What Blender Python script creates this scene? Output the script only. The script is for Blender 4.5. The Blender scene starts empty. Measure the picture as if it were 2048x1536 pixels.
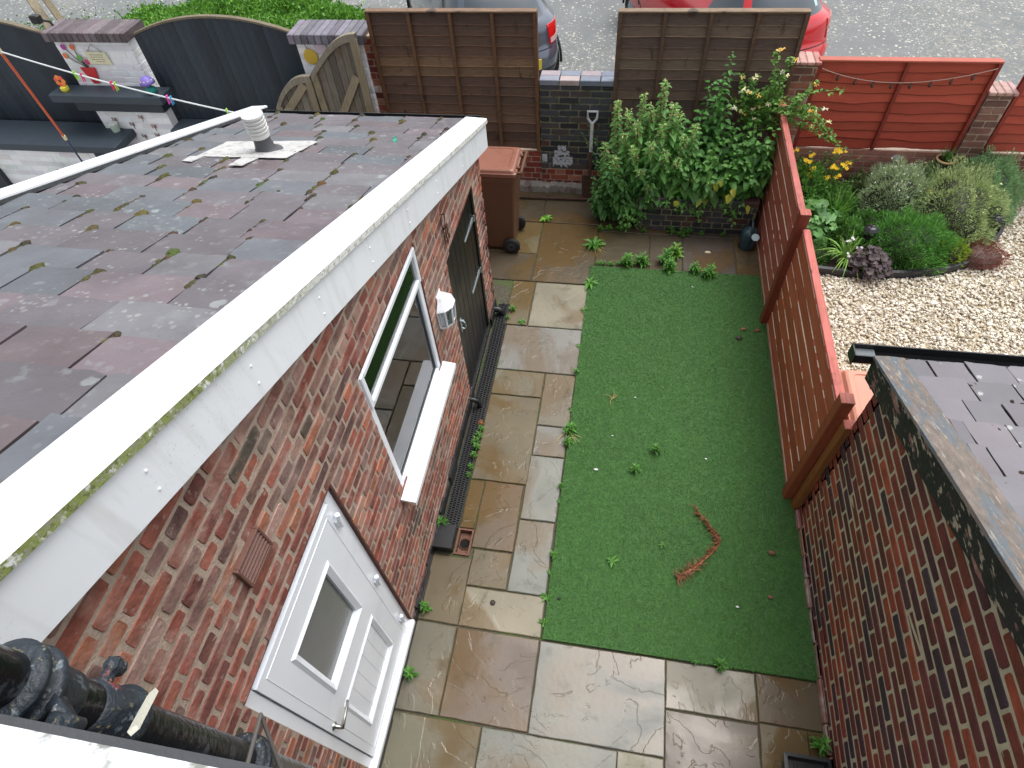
import bpy, math, random
import numpy as np
from mathutils import Vector, Matrix
random.seed(7); RNG = np.random.default_rng(7)
R = math.radians
sc = bpy.context.scene
COL = sc.collection

# ---------------------------------------------------------------- camera, sky, sun, exposure
cam_d = bpy.data.cameras.new('camera'); cam = bpy.data.objects.new('camera', cam_d); COL.objects.link(cam)
cam_d.sensor_width = 36; cam_d.lens = 1219.88 / 2048 * 36; cam_d.clip_start = 0.01; cam_d.clip_end = 500
_r = Vector((0.98480609, 0.16266796, -0.06079547)); _u = Vector((-0.091061, 0.78182061, 0.61681798)); _f = Vector((-0.14786767, 0.60191001, -0.78475441))
m = Matrix.Identity(4)
for i in range(3):
    m[i][0] = _r[i]; m[i][1] = _u[i]; m[i][2] = -_f[i]
m[0][3], m[1][3], m[2][3] = 0, 0, 4.6154
cam.matrix_world = m
sc.camera = cam

SUN_EL, SUN_AZ = 68, 45      # azimuth clockwise from +Y
w = bpy.data.worlds.new('World'); sc.world = w; w.use_nodes = True
nt = w.node_tree; nt.nodes.clear()
sky = nt.nodes.new('ShaderNodeTexSky'); sky.sky_type = 'NISHITA'; sky.sun_disc = False
sky.sun_elevation = R(SUN_EL); sky.sun_rotation = R(SUN_AZ); sky.dust_density = 4.0; sky.air_density = 1.0
hs = nt.nodes.new('ShaderNodeHueSaturation'); hs.inputs['Saturation'].default_value = 0.22
bg = nt.nodes.new('ShaderNodeBackground'); bg.inputs['Strength'].default_value = 0.15
ow = nt.nodes.new('ShaderNodeOutputWorld')
nt.links.new(sky.outputs[0], hs.inputs['Color']); nt.links.new(hs.outputs[0], bg.inputs['Color']); nt.links.new(bg.outputs[0], ow.inputs[0])
sun_d = bpy.data.lights.new('sun', 'SUN'); sun_d.energy = 0.8; sun_d.angle = R(40); sun_d.color = (1, .99, .97)
sun = bpy.data.objects.new('sun', sun_d); COL.objects.link(sun)
_d = Vector((math.sin(R(SUN_AZ)) * math.cos(R(SUN_EL)), math.cos(R(SUN_AZ)) * math.cos(R(SUN_EL)), math.sin(R(SUN_EL))))
sun.rotation_euler = _d.to_track_quat('Z', 'Y').to_euler()
sc.view_settings.view_transform = 'Standard'; sc.view_settings.look = 'None'; sc.view_settings.gamma = 1
sc.view_settings.exposure = 0.80

# ---------------------------------------------------------------- helpers
def s2l(c):
    return tuple((x / 255 / 12.92) if x / 255 <= .04045 else ((x / 255 + .055) / 1.055) ** 2.4 for x in c)
def V(*a): return Vector(a)

class MB:
    """collects polygons (world coordinates) with a colour per face; build() links them as ONE mesh object"""
    def __init__(s): s.v = []; s.f = []; s.c = []; s.m = []; s.mi = 0; s.col = (1, 1, 1)
    def poly(s, pts, col=None):
        n = len(s.v); s.v += [tuple(p) for p in pts]; s.f.append(tuple(range(n, n + len(pts)))); s.c.append(col or s.col); s.m.append(s.mi)
    def grid(s, rows, col=None, closed=False):
        n = len(s.v); k = len(rows[0])
        for r in rows: s.v += [tuple(p) for p in r]
        for i in range(len(rows) - 1):
            for j in range(k if closed else k - 1):
                a = n + i * k + j; b = n + i * k + (j + 1) % k
                s.f.append((a, b, b + k, a + k)); s.c.append(col or s.col); s.m.append(s.mi)
    def hexa(s, p, col=None):   # p: 8 points, bottom 4 ccw then top 4
        n = len(s.v); s.v += [tuple(q) for q in p]
        for f in ((3, 2, 1, 0), (4, 5, 6, 7), (0, 1, 5, 4), (1, 2, 6, 5), (2, 3, 7, 6), (3, 0, 4, 7)):
            s.f.append(tuple(n + i for i in f)); s.c.append(col or s.col); s.m.append(s.mi)
    def box(s, x0, x1, y0, y1, z0, z1, col=None):
        s.hexa([(x0, y0, z0), (x1, y0, z0), (x1, y1, z0), (x0, y1, z0), (x0, y0, z1), (x1, y0, z1), (x1, y1, z1), (x0, y1, z1)], col)
    def bbox(s, x0, x1, y0, y1, z0, z1, b=.004, col=None):   # bevelled box
        lv = [(z0, b), (z0 + b, 0), (z1 - b, 0), (z1, b)]
        rows = []
        for z, i in lv:
            rows.append([(x0 + i + b, y0 + i, z), (x1 - i - b, y0 + i, z), (x1 - i, y0 + i + b, z), (x1 - i, y1 - i - b, z), (x1 - i - b, y1 - i, z), (x0 + i + b, y1 - i, z), (x0 + i, y1 - i - b, z), (x0 + i, y0 + i + b, z)])
        s.grid(rows, col, True); s.poly(rows[-1], col); s.poly(rows[0][::-1], col)
    def beam(s, a, b, w, h, up=(0, 0, 1), col=None, w2=None, h2=None):   # box along a-b
        a = V(*a); b = V(*b); d = (b - a).normalized(); u = V(*up); sd = d.cross(u).normalized(); u = sd.cross(d)
        w2 = w if w2 is None else w2; h2 = h if h2 is None else h2
        def q(c, w, h): return [c - sd * w / 2 - u * h / 2, c + sd * w / 2 - u * h / 2, c + sd * w / 2 + u * h / 2, c - sd * w / 2 + u * h / 2]
        s.hexa(q(a, w, h) + q(b, w2, h2), col)
    def tube(s, pts, r, n=8, col=None, caps=True):
        pts = [V(*p) for p in pts]; rs = r if isinstance(r, (list, tuple)) else [r] * len(pts)
        rows = []; pu = None
        for i, p in enumerate(pts):
            d = (pts[min(i + 1, len(pts) - 1)] - pts[max(i - 1, 0)]).normalized()
            if pu is None: pu = d.orthogonal().normalized()
            u = (pu - d * pu.dot(d)); u = u.normalized() if u.length > 1e-6 else d.orthogonal().normalized(); pu = u; v = d.cross(u)
            rows.append([p + (u * math.cos(t) + v * math.sin(t)) * rs[i] for t in [2 * math.pi * k / n for k in range(n)]])
        s.grid(rows, col, True)
        if caps: s.poly(rows[0][::-1], col); s.poly(rows[-1], col)
    def lathe(s, c, prof, n=16, axis='z', col=None, cap=True):
        rows = []
        for r, h in prof:
            ring = []
            for k in range(n):
                t = 2 * math.pi * k / n; a, b = r * math.cos(t), r * math.sin(t)
                ring.append({'z': (c[0] + a, c[1] + b, c[2] + h), 'y': (c[0] + a, c[1] + h, c[2] - b), 'x': (c[0] + h, c[1] + a, c[2] + b)}[axis])
            rows.append(ring)
        s.grid(rows, col, True)
        if cap: s.poly(rows[0][::-1], col); s.poly(rows[-1], col)
    def prism(s, pts, off, col=None):   # polygon pts extruded by vector off
        o = V(*off); a = [V(*p) for p in pts]; b = [p + o for p in a]
        s.poly(a[::-1], col); s.poly(b, col)
        for i in range(len(a)):
            j = (i + 1) % len(a); s.poly([a[i], a[j], b[j], b[i]], col)
    def build(s, name, mat, parent=None, smooth=False, origin=None):
        return mk(name, np.array(s.v, dtype=float), s.f, s.c, mat, parent, smooth, origin, s.m)

def wloc(o):
    p = Vector((0, 0, 0))
    while o is not None: p = p + o.location; o = o.parent
    return p
def mk(name, v, faces, cols, mat, parent=None, smooth=False, origin=None, mi=None):
    me = bpy.data.meshes.new(name); ob = bpy.data.objects.new(name, me); COL.objects.link(ob)
    o = wloc(parent) if parent is not None else Vector(origin or (0, 0, 0))
    if parent is not None: ob.parent = parent
    else: ob.location = o
    v = v - np.array(o)[None, :]
    if isinstance(faces, np.ndarray):
        nf, k = faces.shape
        me.vertices.add(len(v)); me.vertices.foreach_set('co', v.astype(np.float32).ravel())
        me.loops.add(nf * k); me.loops.foreach_set('vertex_index', faces.astype(np.int32).ravel())
        me.polygons.add(nf); me.polygons.foreach_set('loop_start', np.arange(nf, dtype=np.int32) * k)
        me.update(calc_edges=True); cnt = np.full(nf, k)
    else:
        me.from_pydata([tuple(p) for p in v], [], faces); cnt = np.array([len(f) for f in faces])
    mats = mat if isinstance(mat, list) else [mat]
    for q in mats: me.materials.append(q)
    if mi is not None and len(mats) > 1: me.polygons.foreach_set('material_index', np.array(mi, dtype=np.int32))
    c = np.ones((len(cnt), 4), dtype=np.float32); cc = np.array(cols, dtype=np.float32)
    if cc.ndim == 2: c[:, :3] = cc[:, :3]
    at = me.color_attributes.new('Col', 'FLOAT_COLOR', 'CORNER')
    at.data.foreach_set('color', np.repeat(c, cnt, axis=0).ravel())
    if smooth: me.polygons.foreach_set('use_smooth', np.ones(len(cnt), dtype=bool))
    me.validate(); me.update()
    return ob
def tag(o, label, cat, group=None, kind=None):
    if label: o['label'] = label
    if cat: o['category'] = cat
    if group: o['group'] = group
    if kind: o['kind'] = kind
    return o
def thing(name, label, cat, loc=(0, 0, 0), group=None):
    o = bpy.data.objects.new(name, None); COL.objects.link(o); o.location = loc; o.empty_display_size = .1
    return tag(o, label, cat, group)
def struct(o): o['kind'] = 'structure'; return o

# ---------------------------------------------------------------- materials
MC = {}
def N(nt, t, **k):
    n = nt.nodes.new(t)
    for a, b in k.items():
        if a in n.inputs: n.inputs[a].default_value = b
        else: setattr(n, a, b)
    return n
def mat(name, col=(200, 200, 200), rough=.6, var=.12, vs=6, bump=0, bs=40, attr=False, metal=0, stretch=(1, 1, 1), col2=None, c2lo=.5, c2hi=.7, c2s=8, rvar=0, spec=.5, detail=6, trans=0, coat=0, sss=0, tl=0, attroff=0, lin=False):
    """general procedural surface: base colour * noise variation, patches of col2, bump"""
    if name in MC: return MC[name]
    M = bpy.data.materials.new(name); M.use_nodes = True; MC[name] = M
    nt = M.node_tree; nt.nodes.clear(); L = nt.links.new
    out = N(nt, 'ShaderNodeOutputMaterial'); P = N(nt, 'ShaderNodeBsdfPrincipled'); L(P.outputs[0], out.inputs[0])
    P.inputs['Metallic'].default_value = metal; P.inputs['Specular IOR Level'].default_value = spec
    P.inputs['Transmission Weight'].default_value = trans; P.inputs['Coat Weight'].default_value = coat
    tc = N(nt, 'ShaderNodeTexCoord'); mp = N(nt, 'ShaderNodeMapping'); mp.inputs['Scale'].default_value = stretch
    A = N(nt, 'ShaderNodeAttribute', attribute_name='Col') if (attr or attroff) else None
    if attroff:
        sc_ = N(nt, 'ShaderNodeVectorMath', operation='SCALE'); sc_.inputs['Scale'].default_value = attroff
        ad = N(nt, 'ShaderNodeVectorMath', operation='ADD'); L(A.outputs['Color'], sc_.inputs[0]); L(tc.outputs['Object'], ad.inputs[0]); L(sc_.outputs[0], ad.inputs[1]); L(ad.outputs[0], mp.inputs[0])
    else: L(tc.outputs['Object'], mp.inputs[0])
    n1 = N(nt, 'ShaderNodeTexNoise', Scale=vs, Detail=detail); L(mp.outputs[0], n1.inputs['Vector'])
    lc = s2l(col) if not lin else col
    mr = N(nt, 'ShaderNodeMapRange'); mr.inputs['From Min'].default_value = .25; mr.inputs['From Max'].default_value = .75
    mr.inputs['To Min'].default_value = 1 - var; mr.inputs['To Max'].default_value = 1 + var; L(n1.outputs['Fac'], mr.inputs[0])
    mul = N(nt, 'ShaderNodeVectorMath', operation='MULTIPLY'); L(mr.outputs[0], mul.inputs[0])
    if attr:
        m0 = N(nt, 'ShaderNodeVectorMath', operation='MULTIPLY'); L(A.outputs['Color'], m0.inputs[0]); m0.inputs[1].default_value = lc
        L(m0.outputs[0], mul.inputs[1])
    else: mul.inputs[1].default_value = lc
    last = mul.outputs[0]
    if col2 is not None:
        n2 = N(nt, 'ShaderNodeTexNoise', Scale=c2s, Detail=8); n2.inputs['Roughness'].default_value = .65; L(mp.outputs[0], n2.inputs['Vector'])
        r2 = N(nt, 'ShaderNodeMapRange'); r2.inputs['From Min'].default_value = c2lo; r2.inputs['From Max'].default_value = c2hi; L(n2.outputs['Fac'], r2.inputs[0])
        mx = N(nt, 'ShaderNodeMix', data_type='RGBA'); L(r2.outputs[0], mx.inputs[0]); L(last, mx.inputs[6]); mx.inputs[7].default_value = (*s2l(col2), 1); last = mx.outputs[2]
    L(last, P.inputs['Base Color'])
    if rvar:
        n3 = N(nt, 'ShaderNodeTexNoise', Scale=3, Detail=4); L(mp.outputs[0], n3.inputs['Vector'])
        r3 = N(nt, 'ShaderNodeMapRange'); r3.inputs['From Min'].default_value = .35; r3.inputs['From Max'].default_value = .65
        r3.inputs['To Min'].default_value = max(rough - rvar, .03); r3.inputs['To Max'].default_value = rough + rvar; L(n3.outputs['Fac'], r3.inputs[0]); L(r3.outputs[0], P.inputs['Roughness'])
    else: P.inputs['Roughness'].default_value = rough
    if bump:
        nb = N(nt, 'ShaderNodeTexNoise', Scale=bs, Detail=6); L(mp.outputs[0], nb.inputs['Vector'])
        B = N(nt, 'ShaderNodeBump'); B.inputs['Strength'].default_value = bump; B.inputs['Distance'].default_value = .01; L(nb.outputs['Fac'], B.inputs['Height']); L(B.outputs[0], P.inputs['Normal'])
    if tl:
        T = N(nt, 'ShaderNodeBsdfTranslucent'); L(last, T.inputs[0]); mxs = N(nt, 'ShaderNodeMixShader'); mxs.inputs[0].default_value = tl
        L(P.outputs[0], mxs.inputs[1]); L(T.outputs[0], mxs.inputs[2]); L(mxs.outputs[0], out.inputs[0])
    M['P'] = 1
    return M
def nodes_of(M):
    nt = M.node_tree; P = [n for n in nt.nodes if n.type == 'BSDF_PRINCIPLED'][0]; return nt, P, nt.links.new
def overlay(M, col, tex='noise', scale=10, lo=.55, hi=.6, strength=1, rough=None, coordscale=(1, 1, 1), mask=None):
    """adds one more layer of patches (stains, lichen, algae) to a material"""
    nt, P, L = nodes_of(M); bc = P.inputs['Base Color'].links[0].from_socket
    tc = N(nt, 'ShaderNodeTexCoord'); mp = N(nt, 'ShaderNodeMapping'); mp.inputs['Scale'].default_value = coordscale; L(tc.outputs['Object'], mp.inputs[0])
    if tex == 'noise':
        t = N(nt, 'ShaderNodeTexNoise', Scale=scale, Detail=8); t.inputs['Roughness'].default_value = .6; s = t.outputs['Fac']
        L(mp.outputs[0], t.inputs['Vector'])
    else:
        dn = N(nt, 'ShaderNodeTexNoise', Scale=scale * 1.5, Detail=3); L(mp.outputs[0], dn.inputs['Vector'])
        sc_ = N(nt, 'ShaderNodeVectorMath', operation='SCALE'); sc_.inputs['Scale'].default_value = .6 / scale; L(dn.outputs['Color'], sc_.inputs[0])
        ad = N(nt, 'ShaderNodeVectorMath', operation='ADD'); L(mp.outputs[0], ad.inputs[0]); L(sc_.outputs[0], ad.inputs[1])
        t = N(nt, 'ShaderNodeTexVoronoi', Scale=scale); L(ad.outputs[0], t.inputs['Vector'])
        # spots: distance small AND random cell value high
        sp = N(nt, 'ShaderNodeSeparateColor'); L(t.outputs['Color'], sp.inputs[0])
        a = N(nt, 'ShaderNodeMath', operation='MULTIPLY'); L(sp.outputs[0], a.inputs[0]); L(sp.outputs[0], a.inputs[1])
        b = N(nt, 'ShaderNodeMath', operation='SUBTRACT'); L(a.outputs[0], b.inputs[0]); L(t.outputs['Distance'], b.inputs[1]); s = b.outputs[0]
    mr = N(nt, 'ShaderNodeMapRange'); mr.inputs['From Min'].default_value = lo; mr.inputs['From Max'].default_value = hi; mr.inputs['To Max'].default_value = strength; L(s, mr.inputs[0])
    fac = mr.outputs[0]
    if mask:   # (axis, from, to) or ('noise', scale, lo, hi)
        if mask[0] == 'noise':
            q = N(nt, 'ShaderNodeTexNoise', Scale=mask[1], Detail=3); L(mp.outputs[0], q.inputs['Vector']); src = q.outputs['Fac']; lo2, hi2 = mask[2], mask[3]
        else:
            sx = N(nt, 'ShaderNodeSeparateXYZ'); L(tc.outputs['Object'], sx.inputs[0]); src = sx.outputs['XYZ'.index(mask[0])]; lo2, hi2 = mask[1], mask[2]
        m2 = N(nt, 'ShaderNodeMapRange'); m2.inputs['From Min'].default_value = lo2; m2.inputs['From Max'].default_value = hi2; L(src, m2.inputs[0])
        mm = N(nt, 'ShaderNodeMath', operation='MULTIPLY'); L(fac, mm.inputs[0]); L(m2.outputs[0], mm.inputs[1]); fac = mm.outputs[0]
    mx = N(nt, 'ShaderNodeMix', data_type='RGBA'); L(fac, mx.inputs[0]); L(bc, mx.inputs[6]); mx.inputs[7].default_value = (*s2l(col), 1)
    L(mx.outputs[2], P.inputs['Base Color'])
    if rough is not None:
        mf = N(nt, 'ShaderNodeMix', data_type='FLOAT'); L(fac, mf.inputs[0])
        if P.inputs['Roughness'].links: L(P.inputs['Roughness'].links[0].from_socket, mf.inputs[2])
        else: mf.inputs[2].default_value = P.inputs['Roughness'].default_value
        mf.inputs[3].default_value = rough; L(mf.outputs[0], P.inputs['Roughness'])
    return M

brickL = mat('brick_red', (246, 244, 244), .75, .42, 14, .55, 55, attr=True, lin=False)
overlay(brickL, (178, 154, 142), 'noise', 5, .48, .72, .62)
overlay(brickL, (130, 108, 98), 'noise', 1.1, .52, .75, .35)
overlay(brickL, (70, 48, 46), 'noise', 9, .58, .74, .4)
overlay(brickL, (168, 92, 62), 'noise', 7, .6, .72, .45)
overlay(brickL, (184, 166, 154), 'noise', 26, .60, .70, .5)
brickR = mat('brick_dark_red', (255, 255, 255), .6, .38, 9, .5, 60, attr=True)
overlay(brickR, (40, 28, 36), 'noise', 4.5, .55, .72, .55)
overlay(brickR, (150, 62, 42), 'noise', 11, .62, .74, .6)
brickB = mat('brick_engineering', (255, 255, 255), .5, .25, 14, .4, 60, attr=True)
overlay(brickB, (150, 150, 145), 'noise', 8, .68, .8, .35)
mortarL = mat('mortar_grey', (172, 154, 138), .9, .15, 20, .5, 90)
overlay(mortarL, (98, 78, 66), 'noise', 9, .5, .75, .6)
mortarR = mat('mortar_buff', (176, 168, 140), .9, .14, 25, .5, 90)
mortarB = mat('mortar_mossy', (128, 124, 100), .9, .2, 20, .5, 90, col2=(85, 95, 60), c2lo=.5, c2hi=.6)
slateM = mat('slate', (255, 255, 255), .42, .16, 5, .35, 30, attr=True, rvar=.12)
overlay(slateM, (150, 154, 152), 'spot', 46, .40, .50, .6, .7, mask=('noise', 1.6, .42, .62))
overlay(slateM, (74, 72, 76), 'noise', 2.2, .54, .68, .45)
overlay(slateM, (158, 166, 166), 'spot', 15, .46, .56, .5, .7, mask=('noise', 1.3, .5, .62))
overlay(slateM, (140, 148, 150), 'noise', 14, .56, .68, .5, .7, mask=('noise', .9, .47, .6))
slateG = mat('slate_underlay', (26, 25, 27), .8, .1)
slateR = mat('slate_clean', (255, 255, 255), .38, .10, 6, .3, 25, attr=True, rvar=.1)
overlay(slateR, (175, 178, 176), 'spot', 14, .60, .64, .7, .7)
whiteP = mat('white_plastic', (238, 241, 245), .32, .015, 3)
overlay(whiteP, (176, 178, 170), 'noise', 60, .58, .72, .5, mask=('noise', 1.2, .45, .65))
whiteB = mat('white_bargeboard', (236, 240, 244), .33, .02, 3)
overlay(whiteB, (150, 150, 140), 'noise', 90, .60, .72, .55, mask=('noise', 2, .40, .6))
overlay(whiteB, (192, 192, 184), 'noise', 5, .5, .7, .35, coordscale=(1, 3, .4))
lipM = mat('bargeboard_lip', (222, 224, 220), .6, .05, 9, .3, 120)
overlay(lipM, (124, 138, 62), 'noise', 30, .38, .46, .95, .9, mask=('Y', -.65, -1.45))
overlay(lipM, (86, 88, 52), 'noise', 70, .55, .6, .7, .9, mask=('Y', .2, -1.5))
overlay(lipM, (150, 146, 132), 'noise', 50, .5, .6, .7, .9)
upvc = mat('white_upvc', (232, 236, 242), .25, .015, 2, .02, 200)
overlay(upvc, (188, 190, 190), 'noise', 3, .55, .8, .35)
blackP = mat('black_gloss_paint', (18, 18, 20), .42, .25, 10, .25, 40, rvar=.08)
blackM = mat('black_plastic', (30, 31, 33), .4, .2, 10, .1, 60)
bitum = mat('black_bitumen', (30, 30, 32), .35, .3, 12, .6, 40, col2=(96, 92, 84), c2lo=.64, c2hi=.75, c2s=16)
steel = mat('brushed_steel', (190, 188, 180), .3, .05, metal=1)
galv = mat('galvanised', (168, 178, 184), .4, .12, 12, metal=.6)
rust = mat('rusty_iron', (84, 56, 42), .8, .35, 40, .5, 80, col2=(60, 44, 38), c2lo=.45, c2hi=.6, c2s=30)
glassM = bpy.data.materials.new('window_glass'); glassM.use_nodes = True
_n = glassM.node_tree; _n.nodes.clear(); _o = N(_n, 'ShaderNodeOutputMaterial'); _g = N(_n, 'ShaderNodeBsdfGlossy', Roughness=.02); _t = N(_n, 'ShaderNodeBsdfTransparent'); _t.inputs[0].default_value = (.93, .97, .95, 1)
_fr = N(_n, 'ShaderNodeFresnel', IOR=1.55); _mx = N(_n, 'ShaderNodeMixShader'); _ma = N(_n, 'ShaderNodeMath', operation='MULTIPLY_ADD'); _ma.inputs[1].default_value = 1.1; _ma.inputs[2].default_value = .03; _ma.use_clamp = True; _n.links.new(_fr.outputs[0], _ma.inputs[0]); _n.links.new(_ma.outputs[0], _mx.inputs[0]); _n.links.new(_t.outputs[0], _mx.inputs[1]); _n.links.new(_g.outputs[0], _mx.inputs[2]); _n.links.new(_mx.outputs[0], _o.inputs[0])
frost = mat('obscure_glass', (92, 98, 97), .16, .12, 2, .12, 160, spec=.6)
carglass = mat('car_glass', (58, 68, 76), .05, .05, spec=.8, coat=.5)
woodBr = mat('brown_fence_wood', (255, 255, 255), .6, .35, 9, .5, 60, attr=True, stretch=(1, 1, 9))
overlay(woodBr, (46, 28, 20), 'noise', 5, .6, .68, .75, coordscale=(1.6, 1, .8))
overlay(woodBr, (54, 36, 26), 'spot', 7, .62, .7, .7, coordscale=(1, 1, .6))
woodGr = mat('weathered_grey_wood', (255, 255, 255), .8, .28, 8, .6, 60, attr=True, stretch=(9, 9, 1))
overlay(woodGr, (98, 84, 62), 'noise', 5, .5, .7, .6)
woodRd = mat('red_stained_fence', (255, 255, 255), .5, .16, 6, .3, 70, attr=True, stretch=(8, 1, 8))
overlay(woodRd, (84, 36, 24), 'noise', 3.5, .60, .7, .6, coordscale=(1, 1, 1))
overlay(woodRd, (70, 32, 24), 'spot', 5, .70, .76, .75, coordscale=(1, .5, 1))
overlay(woodRd, (120, 50, 34), 'noise', 4, .45, .65, .5, coordscale=(14, .7, 14))
overlay(woodRd, (196, 128, 112), 'noise', 30, .64, .7, .45, coordscale=(3, .4, 3))
woodR2 = mat('red_painted_panel', (255, 255, 255), .62, .1, 5, .25, 60, attr=True, stretch=(1, 1, 6))
darkF = mat('dark_blue_grey_paint', (255, 255, 255), .55, .1, 6, .2, 60, attr=True)
whitePt = mat('white_painted_brick', (240, 241, 243), .6, .06, 8, .5, 18, attr=True)
overlay(whitePt, (200, 198, 194), 'noise', 6, .6, .8, .4)
peel = mat('peeling_black_board', (30, 30, 32), .55, .3, 10, .7, 40, stretch=(1, 1, 1))
overlay(peel, (166, 154, 132), 'noise', 9, .57, .60, .85, .85, coordscale=(8, 1.1, 3.6))
overlay(peel, (150, 108, 98), 'noise', 5, .6, .62, .75, .8, coordscale=(6, .8, 4))
peelT = mat('peeling_verge_plank', (118, 108, 100), .8, .3, 6, .7, 40, stretch=(7, 1, 7))
overlay(peelT, (92, 108, 118), 'noise', 6, .5, .56, .7, .8, coordscale=(5, .7, 1))
overlay(peelT, (166, 158, 146), 'noise', 13, .58, .64, .7, .85, coordscale=(5, .6, 1))
overlay(peelT, (164, 116, 92), 'noise', 8, .63, .7, .4, .8, coordscale=(4, .7, 1))
asph = mat('asphalt', (110, 114, 114), .75, .12, 2, .6, 120)
overlay(asph, (206, 202, 190), 'spot', 22, .42, .5, .75)
overlay(asph, (190, 184, 170), 'spot', 48, .2, .36, .6, mask=('noise', .35, .48, .56))
overlay(asph, (160, 154, 140), 'noise', 16, .5, .62, .6, mask=('noise', .22, .5, .6))
soil = mat('soil', (52, 40, 32), .95, .4, 30, .9, 60)
jointM = mat('paving_joint', (78, 74, 60), .9, .3, 30, .6, 60, col2=(70, 84, 40), c2lo=.5, c2hi=.6, c2s=3)
binM = mat('brown_bin_plastic', (100, 68, 50), .42, .08, 5, .15, 150)
binL = mat('brown_bin_lid', (138, 92, 76), .3, .08, 3, .05, 60, rvar=.1)
binP = mat('faded_bin_lid', (206, 142, 120), .55, .07, 3, .1, 80)
tyre = mat('tyre_rubber', (30, 30, 31), .7, .15, 20, .3, 60)
mossM = mat('moss', (88, 82, 38), .95, .35, 60, .9, 120, col2=(120, 108, 48), c2lo=.5, c2hi=.6, c2s=30)
leafM = mat('leaf', (1.3, 1.3, 1.3), .5, .15, 20, attr=True, tl=.3, lin=True)
stemM = mat('stem', (255, 255, 255), .6, .2, 20, attr=True)
stoneM = mat('gravel_stone', (255, 255, 255), .6, .15, 50, .3, 90, attr=True)
terra = mat('terracotta', (108, 70, 52), .6, .2, 10, .3, 50)
# ---- wet riven paving
pav = mat('riven_paving', (255, 255, 255), .4, .2, 2.2, 0, attr=True, attroff=9)
nt, P, L = nodes_of(pav)
A = N(nt, 'ShaderNodeAttribute', attribute_name='Col'); tc = N(nt, 'ShaderNodeTexCoord'); s_ = N(nt, 'ShaderNodeVectorMath', operation='SCALE'); s_.inputs['Scale'].default_value = 23
ad = N(nt, 'ShaderNodeVectorMath', operation='ADD'); L(A.outputs['Color'], s_.inputs[0]); L(tc.outputs['Object'], ad.inputs[0]); L(s_.outputs[0], ad.inputs[1])
mp = N(nt, 'ShaderNodeMapping'); mp.inputs['Scale'].default_value = (1.0, 1.0, .3); L(ad.outputs[0], mp.inputs[0])
n1 = N(nt, 'ShaderNodeTexNoise', Scale=1.7, Detail=7, Distortion=1.1); n1.inputs['Roughness'].default_value = .5; L(mp.outputs[0], n1.inputs['Vector'])
ml = N(nt, 'ShaderNodeMath', operation='MULTIPLY'); ml.inputs[1].default_value = 9; L(n1.outputs['Fac'], ml.inputs[0])
fl = N(nt, 'ShaderNodeMath', operation='FLOOR'); L(ml.outputs[0], fl.inputs[0])
fr = N(nt, 'ShaderNodeMath', operation='FRACT'); L(ml.outputs[0], fr.inputs[0])
ss = N(nt, 'ShaderNodeMapRange', interpolation_type='SMOOTHSTEP'); ss.inputs['From Min'].default_value = .0; ss.inputs['From Max'].default_value = .12; L(fr.outputs[0], ss.inputs[0])
ad2 = N(nt, 'ShaderNodeMath', operation='ADD'); L(fl.outputs[0], ad2.inputs[0]); L(ss.outputs[0], ad2.inputs[1])
nf = N(nt, 'ShaderNodeTexNoise', Scale=28, Detail=5); L(ad.outputs[0], nf.inputs['Vector'])
m3 = N(nt, 'ShaderNodeMath', operation='MULTIPLY'); m3.inputs[1].default_value = .45; L(nf.outputs['Fac'], m3.inputs[0])
ad3 = N(nt, 'ShaderNodeMath', operation='ADD'); L(ad2.outputs[0], ad3.inputs[0]); L(m3.outputs[0], ad3.inputs[1])
B = N(nt, 'ShaderNodeBump'); B.inputs['Strength'].default_value = .55; B.inputs['Distance'].default_value = .003; L(ad3.outputs[0], B.inputs['Height']); L(B.outputs[0], P.inputs['Normal'])
# brown wet stain + standing water sheen
n4 = N(nt, 'ShaderNodeTexNoise', Scale=1.5, Detail=5, Distortion=.6); L(ad.outputs[0], n4.inputs['Vector'])
r4 = N(nt, 'ShaderNodeMapRange'); r4.inputs['From Min'].default_value = .48; r4.inputs['From Max'].default_value = .57; r4.inputs['To Max'].default_value = .6; L(n4.outputs['Fac'], r4.inputs[0])
bc = P.inputs['Base Color'].links[0].from_socket
mx = N(nt, 'ShaderNodeMix', data_type='RGBA'); L(r4.outputs[0], mx.inputs[0]); L(bc, mx.inputs[6]); mx.inputs[7].default_value = (*s2l((104, 82, 50)), 1); L(mx.outputs[2], P.inputs['Base Color'])
r5 = N(nt, 'ShaderNodeMapRange'); r5.inputs['From Min'].default_value = .42; r5.inputs['From Max'].default_value = .58; r5.inputs['To Min'].default_value = .5; r5.inputs['To Max'].default_value = .13; L(n4.outputs['Fac'], r5.inputs[0]); L(r5.outputs[0], P.inputs['Roughness'])
overlay(pav, (66, 60, 34), 'noise', 7, .56, .7, .5)
# ---- lawn base
lawnM = mat('artificial_turf_base', (62, 98, 50), .9, .25, 30)

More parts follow.
